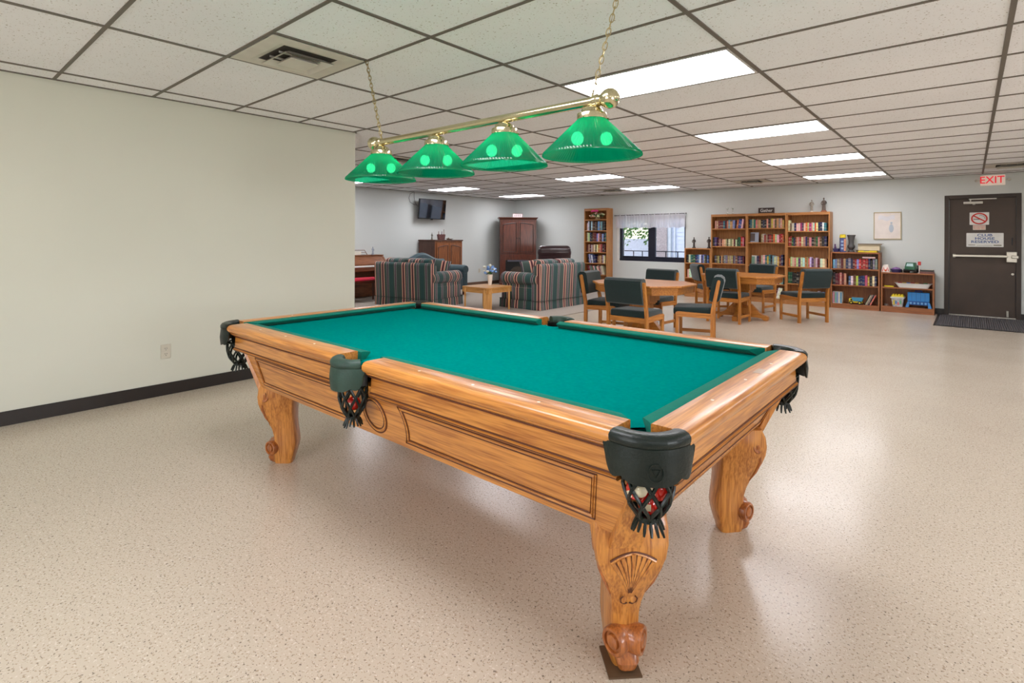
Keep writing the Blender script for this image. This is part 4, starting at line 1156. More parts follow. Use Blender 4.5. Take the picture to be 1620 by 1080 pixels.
row(-1.945, -1.50, 1.525, .15, .185, ['tan', 'brown', 'teal', 'light blue', 'maroon', 'cream', 'salmon'], '{c} book on the left half of the top shelf, left tall bookcase', 'books on the top shelf of the left tall bookcase')
row(-1.50, -1.33, 1.525, .17, .20, ['orange', 'blue', 'maroon', 'white', 'tan'], '{c} book at the right of the top shelf, left tall bookcase', 'books on the top shelf of the left tall bookcase', lean=R(7))
row(-1.985, -1.89, 1.145, .18, .20, ['navy', 'purple', 'blue'], '{c} book at the left of the second shelf, left tall bookcase', 'books on the second shelf of the left tall bookcase')
row(-1.88, -1.47, 1.145, .145, .165, ['cream', 'salmon', 'white', 'maroon', 'tan', 'brown'], '{c} paperback mid second shelf, left tall bookcase', 'books on the second shelf of the left tall bookcase')
row(-1.465, -1.30, 1.145, .185, .21, ('green', 'green', 'red', 'pink', 'white'), '{c} book at the right of the second shelf, left tall bookcase', 'books on the second shelf of the left tall bookcase')
row(-1.95, -1.32, .775, .15, .175, ['maroon', 'salmon', 'grey', 'cream', 'navy', 'tan', 'purple', 'brown'], '{c} book on the third shelf of the left tall bookcase', 'books on the third shelf of the left tall bookcase')
row(-1.235, -.55, 1.530, .16, .20, ['cream', 'white', 'brown', 'black', 'grey', 'yellow', 'navy', 'teal', 'salmon', 'black', 'tan'], '{c} book on the top shelf of the middle tall bookcase', 'books on the top shelf of the middle tall bookcase')
row(-.995, -.545, 1.235, .15, .175, ['maroon', 'red', 'tan', 'brown', 'orange', 'cream', 'purple'], '{c} book on the second shelf of the middle tall bookcase', 'books on the second shelf of the middle tall bookcase')
row(-1.075, -.55, .762, .175, .225, ['blue', 'teal', 'light blue', 'white', 'maroon', 'yellow', 'black', 'orange', 'navy', 'cream'], '{c} book on the third shelf of the middle tall bookcase', 'books on the third shelf of the middle tall bookcase', .028, .045)
row(-.74, -.55, .39, .16, .20, ['blue', 'light blue', 'white', 'red'], '{c} book on the fourth shelf of the middle tall bookcase', 'books on the fourth shelf of the middle tall bookcase')
row(-.74, -.56, .09, .20, .23, ['red', 'black', 'white', 'maroon'], '{c} book leaning on the bottom shelf of the middle tall bookcase', 'books on the bottom shelf of the middle tall bookcase', lean=R(12))
row(-.42, .215, 1.465, .15, .17, ['light blue', 'navy', 'cream', 'orange', 'magenta', 'purple', 'teal', 'white', 'tan'], '{c} book on the top shelf of the right tall bookcase', 'books on the top shelf of the right tall bookcase')
row(-.478, .215, 1.165, .165, .20, ['green', 'red', 'brown', 'tan', 'maroon', 'salmon', 'navy', 'grey', 'cream', 'black'], '{c} book on the second shelf of the right tall bookcase', 'books on the second shelf of the right tall bookcase')
row(-.475, .215, .757, .165, .195, ['orange', 'cream', 'white', 'purple', 'maroon', 'salmon', 'light blue', 'white', 'tan'], '{c} book on the third shelf of the right tall bookcase', 'books on the third shelf of the right tall bookcase')
row(-.48, -.27, .42, .20, .235, ('green', 'green', 'black', 'black', 'black', 'cream', 'tan'), '{c} book on the fourth shelf of the right tall bookcase', 'books on the fourth shelf of the right tall bookcase', .03, .04)
row(-.20, .18, .09, .17, .20, ['light blue', 'cream', 'tan', 'white'], '{c} book on the bottom shelf of the right tall bookcase', 'books on the bottom shelf of the right tall bookcase', .03, .045)
book(-.468, 1.465, .022, .215, .14, 'white', 'tall white book upright at the left end of the top shelf, right tall bookcase', 'books on the top shelf of the right tall bookcase')
for k in range(1): book(-.435, 1.4685, .018, .155, .12, 'salmon', 'salmon book slumped at the left of the top shelf, right tall bookcase', 'books on the top shelf of the right tall bookcase', lean=R(-14)).location.x = -.420-.005
# face-out books
def faceout(x, z, w_, h, c1, c2, label, group):
    t = thing('book', label, 'book', (x, FY+.10, z+.001), 0, group)
    t.rotation_euler = (R(-6), 0, 0)
    b = MB().box(-w_/2, w_/2, -.008, .008, 0, h).mat(1).box(-w_/2+.003, w_/2-.003, -.006, .0081, .003, h-.002); b.build('cover', [plain('fo_'+label[:12], c1), 'pages'], t)
    MB().box(-w_/2, w_/2*.1, -.0088, -.008, h*.1, h*.9).build('cover_art', plain('fo2_'+label[:12], c2), t)
faceout(-1.145, 1.235, .165, .205, (170, 180, 200), (96, 84, 82), 'magazine sized book facing outwards on the second shelf, middle tall bookcase', 'books on the second shelf of the middle tall bookcase')
faceout(-1.145, .762, .115, .195, (226, 226, 222), (120, 160, 140), 'white and green book facing outwards on the third shelf, middle tall bookcase', 'books on the third shelf of the middle tall bookcase')
# low left case
row(-2.575, -2.06, .765, .165, .19, ['teal', 'green', 'blue', 'navy', 'light blue', 'grey', 'black', 'white', 'navy'], '{c} book on the upper shelf of the low bookcase left of the triple row', 'books on the upper shelf of the low left bookcase')
row(-2.56, -2.40, .43, .17, .22, ['white', 'black', 'cream', 'grey'], '{c} book on the middle shelf of the low bookcase left of the triple row', 'books on the middle shelf of the low left bookcase')
# narrow tall case
nw = '{c} book on the %s shelf of the narrow tall bookcase'
for z, h0, h1, nm, pal in ((1.505, .19, .24, 'second', ['navy', 'teal', 'black', 'cream', 'light blue', 'brown', 'white', 'grey']), (1.222, .19, .24, 'third', ['light blue', 'navy', 'cream', 'teal', 'maroon', 'red', 'brown', 'black']),
                           (.95, .17, .22, 'fourth', ['red', 'salmon', 'cream', 'maroon', 'black', 'white', 'orange'])):
    row(-5.25, -4.67, z, h0, h1, pal, nw % nm, 'books on the %s shelf of the narrow tall bookcase' % nm, .034, .05, .16)
row(-5.23, -4.95, .67, .19, .23, ['navy', 'white', 'black'], '{c} book leaning at the left of the fifth shelf, narrow tall bookcase', 'books on the fifth shelf of the narrow tall bookcase', .03, .045, .16, lean=R(-9))
row(-4.93, -4.67, .67, .18, .23, ['cream', 'salmon', 'brown', 'black', 'tan'], '{c} book standing at the right of the fifth shelf, narrow tall bookcase', 'books on the fifth shelf of the narrow tall bookcase', .03, .045, .16)
row(-5.24, -4.70, .38, .20, .24, ['cream', 'yellow', 'green', 'red', 'tan', 'grey', 'maroon'], '{c} book leaning on the lowest shelf of the narrow tall bookcase', 'leaning books on the lowest visible shelf of the narrow tall bookcase', .022, .034, .16, lean=R(-16))
# medium right case
row(.30, 1.005, .752, .165, .20, ['tan', 'grey', 'maroon', 'cream', 'orange', 'red', 'black', 'navy', 'brown', 'light blue', 'black'], '{c} book on the top shelf of the waist high brown bookcase', 'books on the top shelf of the waist high bookcase')
row(.30, .55, .445, .20, .235, ['yellow', 'cream', 'maroon', 'maroon', 'tan', 'black'], '{c} book at the left of the middle shelf, waist high bookcase', 'books on the middle shelf of the waist high bookcase')
row(.552, 1.005, .445, .16, .195, ['red', 'pink', 'yellow', 'white', 'blue', 'navy', 'black', 'brown', 'cream'], '{c} book at the right of the middle shelf, waist high bookcase', 'books on the middle shelf of the waist high bookcase')
o = book(.87, .752, .20, .026, .13, 'cream', 'cream book lying flat across the upright books, waist high bookcase', 'books on the top shelf of the waist high bookcase'); o.location.z = .9545
row(.80, .995, .09, .18, .215, ['cream', 'salmon', 'brown', 'light blue', 'black', 'white'], '{c} book leaning on the bottom shelf, waist high bookcase', 'leaning books on the bottom shelf of the waist high bookcase', .014, .022, .15, lean=R(24))
t = thing('book_set', 'boxed set of pastel book spines in a white slipcase, bottom shelf', 'box', (.375, FY+.10, .0908))
MB().box(-.078, -.074, -.075, .075, 0, .215).box(.074, .078, -.075, .075, 0, .215).box(-.078, .078, -.075, .075, 0, .004).box(-.078, .078, -.075, .075, .211, .215).box(-.078, .078, .071, .075, 0, .215).build('slipcase', 'white', t)
for k, c in enumerate(((190, 120, 140), (120, 170, 150), (130, 150, 190), (210, 200, 180), (90, 140, 170))): MB().box(-.073+k*.0292, -.073+k*.0292+.028, -.072, .06, .005, .205).build('volume', plain('vol%d' % k, c), t)

# ---------------------------------------------------------------- things on the bookcases
def figurine(x, y, z, h, c, cb, label, spread=1, arms=True, group=None, rz=0):
    t = thing('figurine', label, 'figurine', (x, y, z), rz, group)
    mb_ = plain('fig_%s' % '_'.join(map(str, cb)), cb, .5); mt_ = plain('fig_%s' % '_'.join(map(str, c)), c, .45, var=.25, vs=40)
    MB().lathe([(0, 0), (.20*h*spread, 0), (.21*h*spread, .03*h), (.17*h*spread, .08*h), (.15*h*spread, .11*h), (0, .11*h)], 16).build('pedestal', mb_, t)
    b = MB(); b.lathe([(0, .10*h), (.13*h*spread, .10*h), (.12*h*spread, .25*h), (.085*h, .45*h), (.10*h, .60*h), (.12*h, .72*h), (.09*h, .79*h), (.03*h, .82*h), (.03*h, .85*h), (0, .85*h)], 16, sy=.75)
    b.sphere((0, 0, .91*h), .065*h, 12, (.85, .9, 1.15))
    if arms:
        for s_ in (-1, 1): b.tube([(s_*.11*h, 0, .73*h), (s_*.16*h, -.02*h, .60*h), (s_*.10*h, -.10*h, .52*h), (s_*.02*h, -.12*h, .55*h)], .03*h, 8)
    b.build('figure', mt_, t)
    return t
figurine(-2.46, 11.09, 1.091, .25, (62, 54, 48), (44, 38, 34), 'slim dark figurine standing on the low bookcase beside the window', .8)
figurine(-2.12, 11.09, 1.091, .26, (66, 56, 50), (48, 40, 36), 'dark figurine against the side of the tall triple bookcases', .8)
figurine(-.09, 11.09, 1.836, .255, (150, 142, 130), (214, 206, 196), 'pale figurine with light base on the right tall bookcase', .75)
figurine(.12, 11.09, 1.836, .285, (92, 78, 68), (150, 86, 58), 'brown seated musician figurine at the right end of the tall bookcases', .95)
def gobl(x, label):
    t = thing('glass_candlestick', label, 'candlestick', (x, 11.09, 1.836), 0, 'glass candlesticks on the left tall bookcase')
    MB().lathe([(0, 0), (.03, 0), (.028, .008), (.006, .02), (.005, .09), (.018, .11), (.020, .14), (.017, .14), (.015, .112), (0, .10)], 16).build('glass_body', glass('clear_glass', (.93, .95, .93), .18, .05) if 'cg' not in M else M['cg'], t)
gobl(-1.72, 'clear glass candlestick, left of the pair on the left tall bookcase'); gobl(-1.61, 'clear glass candlestick, right of the pair on the left tall bookcase')
t = thing('lettered_plaque', 'dark wooden plaque with white script lettering on the middle tall bookcase', 'sign', (-.925, 11.09, 1.836))
MB().box(-.152, .152, -.012, .012, 0, .115, .002).build('plaque_board', plain('darkplaque', (62, 50, 46), .6), t)
f = MB().box(-.157, .157, -.018, -.010, 0, .010).box(-.157, .157, -.018, -.010, .108, .118).box(-.157, -.147, -.018, -.010, 0, .118).box(.147, .157, -.018, -.010, 0, .118); f.build('plaque_frame', plain('greybrown', (84, 72, 68), .6), t)
text('Gather', .088, M['white'], t, (0, -.0135, .060), RX, sx=.95, bold=.0008).data.transform(Matrix.Shear('XY', 4, (.25, 0)) if False else Matrix.Identity(4))
# waist-high case top
ZT1 = 1.0628
t = thing('toy_boat', 'dark purple toy boat on the waist high bookcase', 'toy', (.335, 11.08, ZT1))
MB().loft([[(x*s_, y*s_, z) for x, y in ((-.055, -.03), (.04, -.03), (.06, 0), (.04, .03), (-.055, .03))] for z, s_ in ((0, .75), (.055, 1), (.065, 1), (.06, .9))]).build('hull', plain('dkpurple', (46, 40, 88), .4), t)
MB().box(-.035, .0, -.02, .02, .06, .10, .004).box(-.03, -.008, -.015, .015, .10, .15, .004).build('cabin', plain('plum', (92, 60, 108), .4), t)
t = thing('toy_tin', 'tall blue and orange toy carton with a yellow lid', 'carton', (.447, 11.04, ZT1), R(20))
MB().box(-.045, .045, -.04, .04, 0, .27, .003).build('carton_body', plain('tinblue', (66, 76, 134), .4), t)
MB().box(.012, .0462, -.041, .02, .02, .25).build('printed_side', plain('tinorange', (204, 140, 104), .4, var=.4, vs=50), t)
for k in range(3): MB().box(-.036, .004, -.0412, -.04, .05+.065*k, .085+.065*k).build('printed_letter', plain('tinlight', (150, 176, 206), .4), t)
b = MB().lathe([(0, .27), (.052, .27), (.054, .28), (.05, .315), (.035, .325), (0, .325)], 18)
for k in range(5): b.sphere((.035*math.cos(k*1.26), .035*math.sin(k*1.26), .325), .016, 8, (1, 1, .7))
b.build('lid', plain('toyyellow', (224, 200, 44), .4), t)
t = thing('flared_vase', 'tall dark grey flared vase behind the toy carton', 'vase', (.575, 11.11, ZT1))
MB().lathe([(0, 0), (.052, 0), (.050, .02), (.028, .045), (.060, .085), (.062, .115), (.044, .145), (.044, .22), (.060, .29), (.075, .325), (.070, .325), (.055, .285), (.038, .22), (.038, .15), (0, .12)], 24).build('vase_body', plain('pewter', (78, 76, 76), .5), t)
t = thing('small_pot', 'tiny brown pot right of the grey vase', 'pot', (.685, 11.03, ZT1))
MB().lathe([(0, 0), (.018, 0), (.024, .03), (.026, .045), (.022, .045), (.018, .01), (0, .01)], 14).build('pot_body', plain('olivebrown', (92, 84, 62), .6), t)
t = thing('yellow_game_tray', 'yellow plastic tray under the cardboard box', 'tray', (.85, 11.06, ZT1))
MB().box(-.15, .15, -.09, .09, 0, .022, .006).box(-.14, .14, -.08, .08, .018, .036, .006).build('tray_body', plain('toyyellow', (224, 200, 44)), t)
MB().box(-.06, .03, -.0815, -.08, .02, .034).build('tray_label', plain('greylbl', (130, 128, 110)), t)
t = thing('cardboard_box', 'shallow cream cardboard box with a brown lid, stacked on the yellow tray', 'box', (.87, 11.07, ZT1+.0368))
MB().box(-.165, .165, -.10, .10, 0, .115, .002).build('box_body', plain('creambox', (206, 192, 160), .7), t)
o = MB().box(-.185, .185, -.12, .12, 0, .006).box(-.185, .185, -.12, -.116, -.018, .004).build('box_lid', plain('brownlid', (128, 112, 92), .7), t, loc=(.02, 0, .120)); 
# low case top
ZT2 = .7128
t = thing('toy_house', 'red and white toy tepee shaped toy at the left end of the lowest bookcase', 'toy', (1.125, 11.03, ZT2))
MB().loft([[(x*s_, y*s_, z) for x, y in rect(0, 0, .066, .05, .015)] for z, s_ in ((0, 1), (.06, .9), (.125, .62), (.135, .55))]).build('toy_shell', plain('toywhite', (226, 216, 206), .4), t)
for x in (-.026, .026): MB().tube([(x-.018, -.052, .02), (x, -.042, .085), (x+.018, -.052, .02)], .007).build('red_trim', plain('toyred', (206, 50, 46), .4), t)
MB().sphere((0, -.045, .03), .018, 10).build('orange_button', plain('toyorange', (232, 120, 70), .4), t)
t = thing('purple_toy_basket', 'dark purple toy basket with a lilac lid on the lowest bookcase', 'toy', (1.278, 11.02, ZT2))
MB().lathe([(0, 0), (.062, 0), (.085, .05), (.088, .062), (.08, .062), (.0, .05)], 20, sy=.75).build('basket_body', plain('dkpurple', (46, 40, 88)), t)
MB().lathe([(0, .06), (.066, .058), (.055, .082), (.0, .10)], 20, sy=.75).build('lilac_lid', plain('lilac', (132, 92, 150), .4), t)
MB().box(.07, .095, -.03, .03, .002, .055, .01).build('toy_wagon_end', 'black', t)
t = thing('toy_truck', 'green toy truck with a silver windscreen on the lowest bookcase', 'toy truck', (1.492, 11.03, ZT2), R(-14))
b = MB(); b.loft([[(x, y, z) for x, y in rect(0, 0, .075*s_, .06*s_, .012)] for z, s_ in ((.055, 1.05), (.11, 1.05), (.115, 1.0), (.175, .86), (.185, .8))]); b.build('cab_body', plain('toygreen', (34, 92, 62), .35), t)
MB().loft([[(-.052, -.0655, .118), (.052, -.0655, .118), (.052, -.05, .118), (-.052, -.05, .118)], [(-.044, -.0535, .168), (.044, -.0535, .168), (.044, -.045, .168), (-.044, -.045, .168)]]).build('windscreen', plain('silverblue', (176, 204, 204), .2), t)
MB().box(-.085, .085, -.072, -.055, .035, .06, .005).box(-.07, .07, -.05, .16, .03, .06).build('bumper', 'black', t)
MB().box(-.07, .07, .05, .17, .06, .13, .008).build('truck_bed', plain('toyblack', (36, 42, 40), .5), t)
for x in (-.078, .078):
    for y in (-.03, .12): MB().cyl((x-.018, y, .036), (x+.018, y, .036), .036, 18).build('wheel', 'black', t)
t = thing('toy_signal', 'red topped white toy pole right of the green toy truck', 'toy', (1.612, 11.0, ZT2))
MB().cyl((0, 0, 0), (0, 0, .14), .011, 12).lathe([(0, 0), (.026, 0), (.024, .008), (0, .01)], 14).build('pole', plain('toywhite', (226, 216, 206)), t)
MB().box(-.022, .022, -.012, .012, .14, .205, .004).build('signal_head', plain('toyred', (206, 50, 46)), t)
for k, (c, nm_) in enumerate((('maroon', 'lower'), ('black', 'upper'))):
    o = bk0.copy(); COL.objects.link(o); o.scale = (.20-.01*k, .20, .030); o.location = (1.715, 11.06, ZT2+.0008+.0315*k); o.color = (*s2l(BC[c]), 1); tag(o, nm_+' of two flat books lying at the right end of the lowest bookcase', 'book', 'flat books on the lowest bookcase')
# in the low case
zb1, zb2 = .449, .1058
t = thing('yellow_dish', 'flat yellow plastic dish on the upper shelf of the lowest bookcase', 'dish', (1.175, 11.05, zb1))
MB().prism(rect(0, 0, .075, .06, .02), 0, .018).build('dish_body', plain('toyyellow', (224, 200, 44)), t)
t = thing('white_tray', 'white plastic tray filled with small toys on the upper shelf of the lowest bookcase', 'tray', (1.525, 11.04, zb1))
b = MB(); P = [rect(0, 0, .205, .075, .03), rect(0, 0, .255, .09, .03), rect(0, 0, .268, .098, .03), rect(0, 0, .245, .085, .03), rect(0, 0, .20, .07, .03)]
b.loft([[(x, y, z) for x, y in p] for p, z in zip(P, (0, .075, .082, .075, .01))]); b.build('tray_body', 'white', t)
rnd = random.Random(3)
for k, c in enumerate(((150, 40, 40), (176, 150, 60), (60, 110, 170), (150, 40, 40), (190, 150, 70), (120, 80, 60), (60, 120, 80))):
    o = MB().box(-.03, .03, -.018, .018, 0, .03, .006).build('small_toy_block', plain('tb%d' % k, c), None, loc=(1.525-.19+.06*k, 11.04+rnd.uniform(-.02, .02), zb1+.0115+.052), rz=rnd.random()*.6); tag(o, 'small %s toy block in the white tray, counted %s from the left' % (('dark red', 'mustard', 'blue', 'dark red', 'tan', 'brown', 'green')[k], ('first', 'second', 'third', 'fourth', 'fifth', 'sixth', 'seventh')[k]), 'toy block', 'toy blocks in the white tray')
    o.location.z = zb1+.062
MB().box(-.2, .2, -.06, .06, .012, .06, .01).build('toy_fill', plain('toyfill', (170, 150, 130), .7, var=.5, vs=40), t)
t = thing('block_bucket', 'clear bucket of building blocks with a yellow studded lid, bottom shelf of the lowest bookcase', 'bucket', (1.305, 11.02, zb2))
MB().loft([[(x, y, z) for x, y in rect(0, 0, h_, h_, .02)] for z, h_ in ((0, .073), (.15, .092))]).build('bucket_body', plain('cloudy', (186, 186, 190), .25, var=.3, vs=30), t)
for k, c in enumerate(((206, 186, 70), (90, 130, 190), (206, 110, 110), (110, 170, 130))): MB().box(-.065+.032*k, -.037+.032*k, -.09, -.07, .03+.02*(k % 2), .12-.02*(k % 3), .004).build('brick', plain('brick%d' % k, c, .4), t)
MB().loft([[(x, y, z) for x, y in rect(0, 0, h_, h_, .02)] for z, h_ in ((.15, .104), (.175, .104))]).build('lid_rim', plain('cloudwhite', (206, 206, 200), .4), t)
b = MB().loft([[(x, y, z) for x, y in rect(0, 0, h_, h_, .02)] for z, h_ in ((.176, .094), (.20, .090))])
for i in range(4):
    for j_ in range(3): b.cyl((-.063+.042*i, -.055+.055*j_, .20), (-.063+.042*i, -.055+.055*j_, .218), .015, 12)
b.build('lid', plain('toyyellow', (224, 200, 44)), t)
t = thing('blue_toy_case', 'blue plastic toy case on splayed feet, bottom shelf of the lowest bookcase', 'toy', (1.60, 11.04, zb2))
bl_ = plain('toyblue', (40, 132, 204), .35)
MB().box(-.155, .155, -.04, .06, .11, .265, .006).build('case_upper', bl_, t)
MB().box(-.135, .135, -.045, .055, .045, .11, .004).build('case_lower', plain('toyblue2', (30, 84, 156), .4), t)
for k in range(4): MB().box(-.096+.062*k, -.092+.062*k, -.0415, -.039, .115, .262).build('rib', plain('toyblue2', (30, 84, 156)), t)
for k in range(5): MB().box(-.122+.052*k, -.092+.052*k, -.0475, -.044, .06, .095, .003).build('window_opening', plain('toyblue3', (110, 170, 214), .4), t)
MB().tube([(-.05, 0, .263), (-.045, 0, .29), (.045, 0, .29), (.05, 0, .263)], .008).build('handle', plain('toyblue2', (30, 84, 156)), t)
for s_ in (-1, 1): MB().loft([[(s_*.13, -.05, .10), (s_*.155, -.05, .10), (s_*.155, .05, .10), (s_*.13, .05, .10)], [(s_*.135, -.07, 0), (s_*.185, -.07, 0), (s_*.185, .06, 0), (s_*.135, .06, 0)]]).build('foot', bl_, t)
t = thing('clear_cup', 'small clear plastic cup on the bottom shelf, left corner of the lowest bookcase', 'cup', (1.135, 11.02, zb2))
MB().lathe([(0, 0), (.03, 0), (.036, .03), (.033, .03), (.028, .004), (0, .004)], 14).build('cup_body', plain('cloudgrey', (130, 118, 110), .3), t)
# toy dump truck in the medium case
t = thing('toy_dump_truck', 'yellow toy dump truck with a blue bed on the bottom shelf, waist high bookcase', 'toy truck', (.675, 11.0, .0908))
MB().box(-.115, .10, -.035, .035, .03, .055, .004).box(-.115, -.05, -.035, .035, .05, .105, .010).build('chassis', plain('toyyellow', (224, 200, 44)), t)
b = MB(); b.loft([[(-.045, y, .062) for y in (-.04, .04)]+[(.095, y, .062) for y in (.04, -.04)], [(-.07, y, .125) for y in (-.045, .045)]+[(.115, y, .125) for y in (.045, -.045)]]); b.build('dump_bed', plain('bedblue', (70, 150, 184), .4), t)
MB().box(-.09, -.06, -.0365, -.034, .07, .098).build('cab_window', 'black', t)
for x in (-.075, .06):
    for y in (-.038, .038): MB().cyl((x, y-.012, .032), (x, y+.012, .032), .032, 18).build('wheel', 'black', t); 
    MB().cyl((x, -.0515, .032), (x, -.049, .032), .014, 14).build('hubcap', plain('toyyellow', (224, 200, 44)), t)
# flowers on the narrow bookcase
t = thing('flower_arrangement', 'pink and cream silk flowers in a basket on the top shelf of the narrow bookcase', 'flowers', (-4.97, 11.06, 1.785))
MB().lathe([(0, 0), (.06, 0), (.075, .07), (.068, .07), (0, .03)], 16).build('basket', plain('basket', (150, 130, 90), .8, var=.3, vs=50), t)
rnd = random.Random(9); mbs = {'pinkf': MB(), 'creamf': MB(), 'peachf': MB(), 'leaf': MB()}
for k in range(34):
    a = rnd.random()*2*PI; r = .20*rnd.random()**.6; x = r*math.cos(a)*1.15; y = r*math.sin(a)*.45-.05; z = .08+.10*rnd.random()*(1.2-r/.2*.7)
    key = ('leaf', 'creamf', 'peachf', 'leaf')[k % 4] if x > -.08 else ('peachf', 'leaf')[k % 2]
    mbs[key].sphere((x, y, z), .026+.012*rnd.random(), 8, (1, 1, .75))
for k in range(7): mbs['pinkf'].sphere((-.075+.027*k-.02, -.145+.015*(k % 2), .215+.012*(k % 2)), .028, 8, (1, .8, .8))
for nm_, c in (('pinkf', (236, 80, 150)), ('creamf', (226, 232, 180)), ('peachf', (236, 190, 168)), ('leaf', (96, 116, 74))):
    mbs[nm_].build({'pinkf': 'pink_blossoms', 'creamf': 'cream_blossoms', 'peachf': 'peach_blossoms', 'leaf': 'leaves'}[nm_], plain(nm_, c, .8, var=.2), t)
# curtain valance and rod
t = thing('valance_curtain', 'white sheer gathered valance on a dark rod over the window', 'curtain', (0, YB, 0))
MB().cyl((-4.54, -.055, 1.880), (-2.70, -.055, 1.893), .007, 10).sphere((-4.55, -.055, 1.88), .014, 8).sphere((-2.69, -.055, 1.893), .014, 8).box(-4.50, -4.49, -.06, 0, 1.87, 1.89).box(-2.74, -2.73, -.06, 0, 1.88, 1.90).build('curtain_rod', 'black', t)
def vf(u, v):
    x = -4.53+1.83*u; a = .018*math.sin(u*150)+.010*math.sin(u*61+1); z1 = 1.900+.013*u+.006*math.sin(u*170); z0 = 1.565+.012*math.sin(u*47)
    return (x+.004*math.sin(u*90+3*v), -.055+a*(.35+.65*v), z1+(z0-z1)*v)
MB().grid(vf, 260, 8).build('valance', 'sheer', t)

# ---------------------------------------------------------------- armoire and cabinet
def arch_door(par, x0, x1, z0, z1, y, wm, knob_side, gm):
    d = MB().box(x0+.006, x1-.006, y-.020, y, z0, z1, .003).build('door', wm, par)
    m_ = .055; xa, xb = x0+m_, x1-m_; zt_ = z1-m_-.05; rise = .05
    # arch towards the middle: one half of a shared arch
    pts = [(xa, z0+m_), (xb, z0+m_)]
    n = 8
    if knob_side > 0: pts += [(xb-(xb-xa)*k/n, zt_+rise*math.sin(PI/2*(1-k/n))) for k in range(n+1)]
    else: pts += [(xb-(xb-xa)*k/n, zt_+rise*math.sin(PI/2*(k/n))) for k in range(n+1)]
    MB().tube([(x, y-.021, z) for x, z in pts], .011, 6, True).build('panel_moulding', gm, d)
    kx = x1-.03 if knob_side > 0 else x0+.03; kz = z0+(z1-z0)*.48
    MB().sphere((kx, y-.036, kz), .014, 10).cyl((kx, y-.02, kz), (kx, y-.036, kz), .006, 8).build('knob', plain('darkknob', (46, 36, 28), .4, metal=.5), d)
a_ = thing('armoire', 'dark cherry corner armoire with arched doors over an electric fireplace', 'armoire', (-7.30, 10.60, 0), R(45))
W, D, H_ = .50, .26, 1.87
MB().box(-W, W, -D+.02, D, .10, H_-.04, .003).build('carcass', plain('cherrydark', (40, 18, 12), .4), a_)
for q0, q1, z0, z1 in ((-W, -.472, .86, H_-.04), (.472, W, .86, H_-.04), (-.472, .472, 1.775, H_-.04)): MB().box(q0, q1, -D+.004, -D+.021, z0, z1, .002).build('face_stile', 'cherryZ', a_)
MB().box(W-.001, W+.004, -D+.02, D, .10, H_-.04, .001).build('side_panel', 'cherryZ', a_)
MB().box(-W, -.345, -D, -D+.02, .0, .86, .002).box(.345, W, -D, -D+.02, .0, .86, .002).box(-.345, .345, -D, -D+.02, .70, .86, .002).box(-.345, .345, -D, -D+.02, 0, .12, .002).build('fireplace_surround', 'cherryZ', a_)
MB().box(-W-.01, W+.01, -D-.015, D, 0, .09, .006).build('plinth', 'cherryX', a_)
b = MB(); b.loft([[(x, y, z) for x, y in ((-W-e, -D-e), (W+e, -D-e), (W+e, D), (-W-e, D))] for z, e in ((H_-.06, .004), (H_-.045, .012), (H_-.025, .035), (H_-.01, .045), (H_, .045))]); b.build('cornice', 'cherryX', a_)
arch_door(a_, -.47, 0, .87, 1.77, -D+.02, 'cherryZ', 1, plain('cherrydark', (40, 18, 12), .4)); arch_door(a_, 0, .47, .87, 1.77, -D+.02, 'cherryZ', -1, plain('cherrydark', (40, 18, 12)))
fb = MB().box(-.34, .34, -D+.019, -D+.03, .12, .70).build('firebox', 'black', a_)
MB().box(-.34, -.29, -D-.004, -D+.02, .12, .70).box(.29, .34, -D-.004, -D+.02, .12, .70).build('firebox_frame', 'black', a_)
MB().loft([[(x, -D-.004, .70) for x in (-.34, .34)]+[(x, -D+.02, .70) for x in (.34, -.34)], [(x, -D+.002, .655) for x in (-.29, .29)]+[(x, -D+.02, .655) for x in (.29, -.29)]]).build('firebox_trim', plain('trimgrey', (92, 92, 104), .3), a_)
MB().lathe([(0, 0), (.235, 0), (.235, .004), (0, .004)], 28, xf=Matrix.Translation((0, -D+.018, .30)) @ Matrix.Rotation(PI/2, 4, 'X'), sy=.95).build('fire_arch', plain('archbrown', (62, 50, 40), .5, var=.3, vs=20), a_)
t = thing('small_sign', 'small pale lettered sign on top of the dark armoire', 'sign', (-7.28, 10.58, H_+.001), R(45))
MB().box(-.14, .14, -.012, .012, 0, .115, .003).build('sign_board', plain('palesign', (206, 196, 196), .6), t)
text('FAITH', .075, plain('signmaroon', (116, 78, 80)), t, (0, -.0135, .055), RX, bold=.001) if False else MB().box(-.14, .14, -.016, -.011, .103, .115).box(-.14, -.128, -.016, -.011, 0, .115).box(.128, .14, -.016, -.011, 0, .115).build('sign_frame', plain('signmaroon', (116, 78, 80)), t)
for k in range(4): MB().box(-.09+.05*k, -.065+.05*k, -.0135, -.012, .03, .085).build('letter_block', plain('signgrey', (158, 140, 142)), t)
c_ = thing('storage_cabinet', 'brown wooden cabinet with two arched doors under the television', 'cabinet', (-7.605, 8.03, 0), R(90))
W, D, H_ = .44, .305, 1.25
MB().box(-W, W, -D+.02, D, 0, H_-.03, .003).build('carcass', 'cabside', c_)
MB().box(-W, W, -D, -D+.0195, 0, .08).box(-W, -W+.03, -D, -D+.0195, .08, H_-.03).box(W-.03, W, -D, -D+.0195, .08, H_-.03).box(-W+.03, W-.03, -D, -D+.0195, H_-.07, H_-.03).build('face_frame', 'cab', c_)
MB().box(-W-.02, W+.02, -D-.02, D, H_-.03, H_, .006).build('top', 'cabside', c_)
arch_door(c_, -.41, 0, .085, H_-.075, -D+.001, 'cab', 1, 'cabside'); arch_door(c_, 0, .41, .085, H_-.075, -D+.001, 'cab', -1, 'cabside')
figurine(-7.5, 7.66, 1.251, .17, (96, 92, 84), (110, 104, 90), 'small grey figurine at the left of the brown cabinet top', .9, rz=R(90))
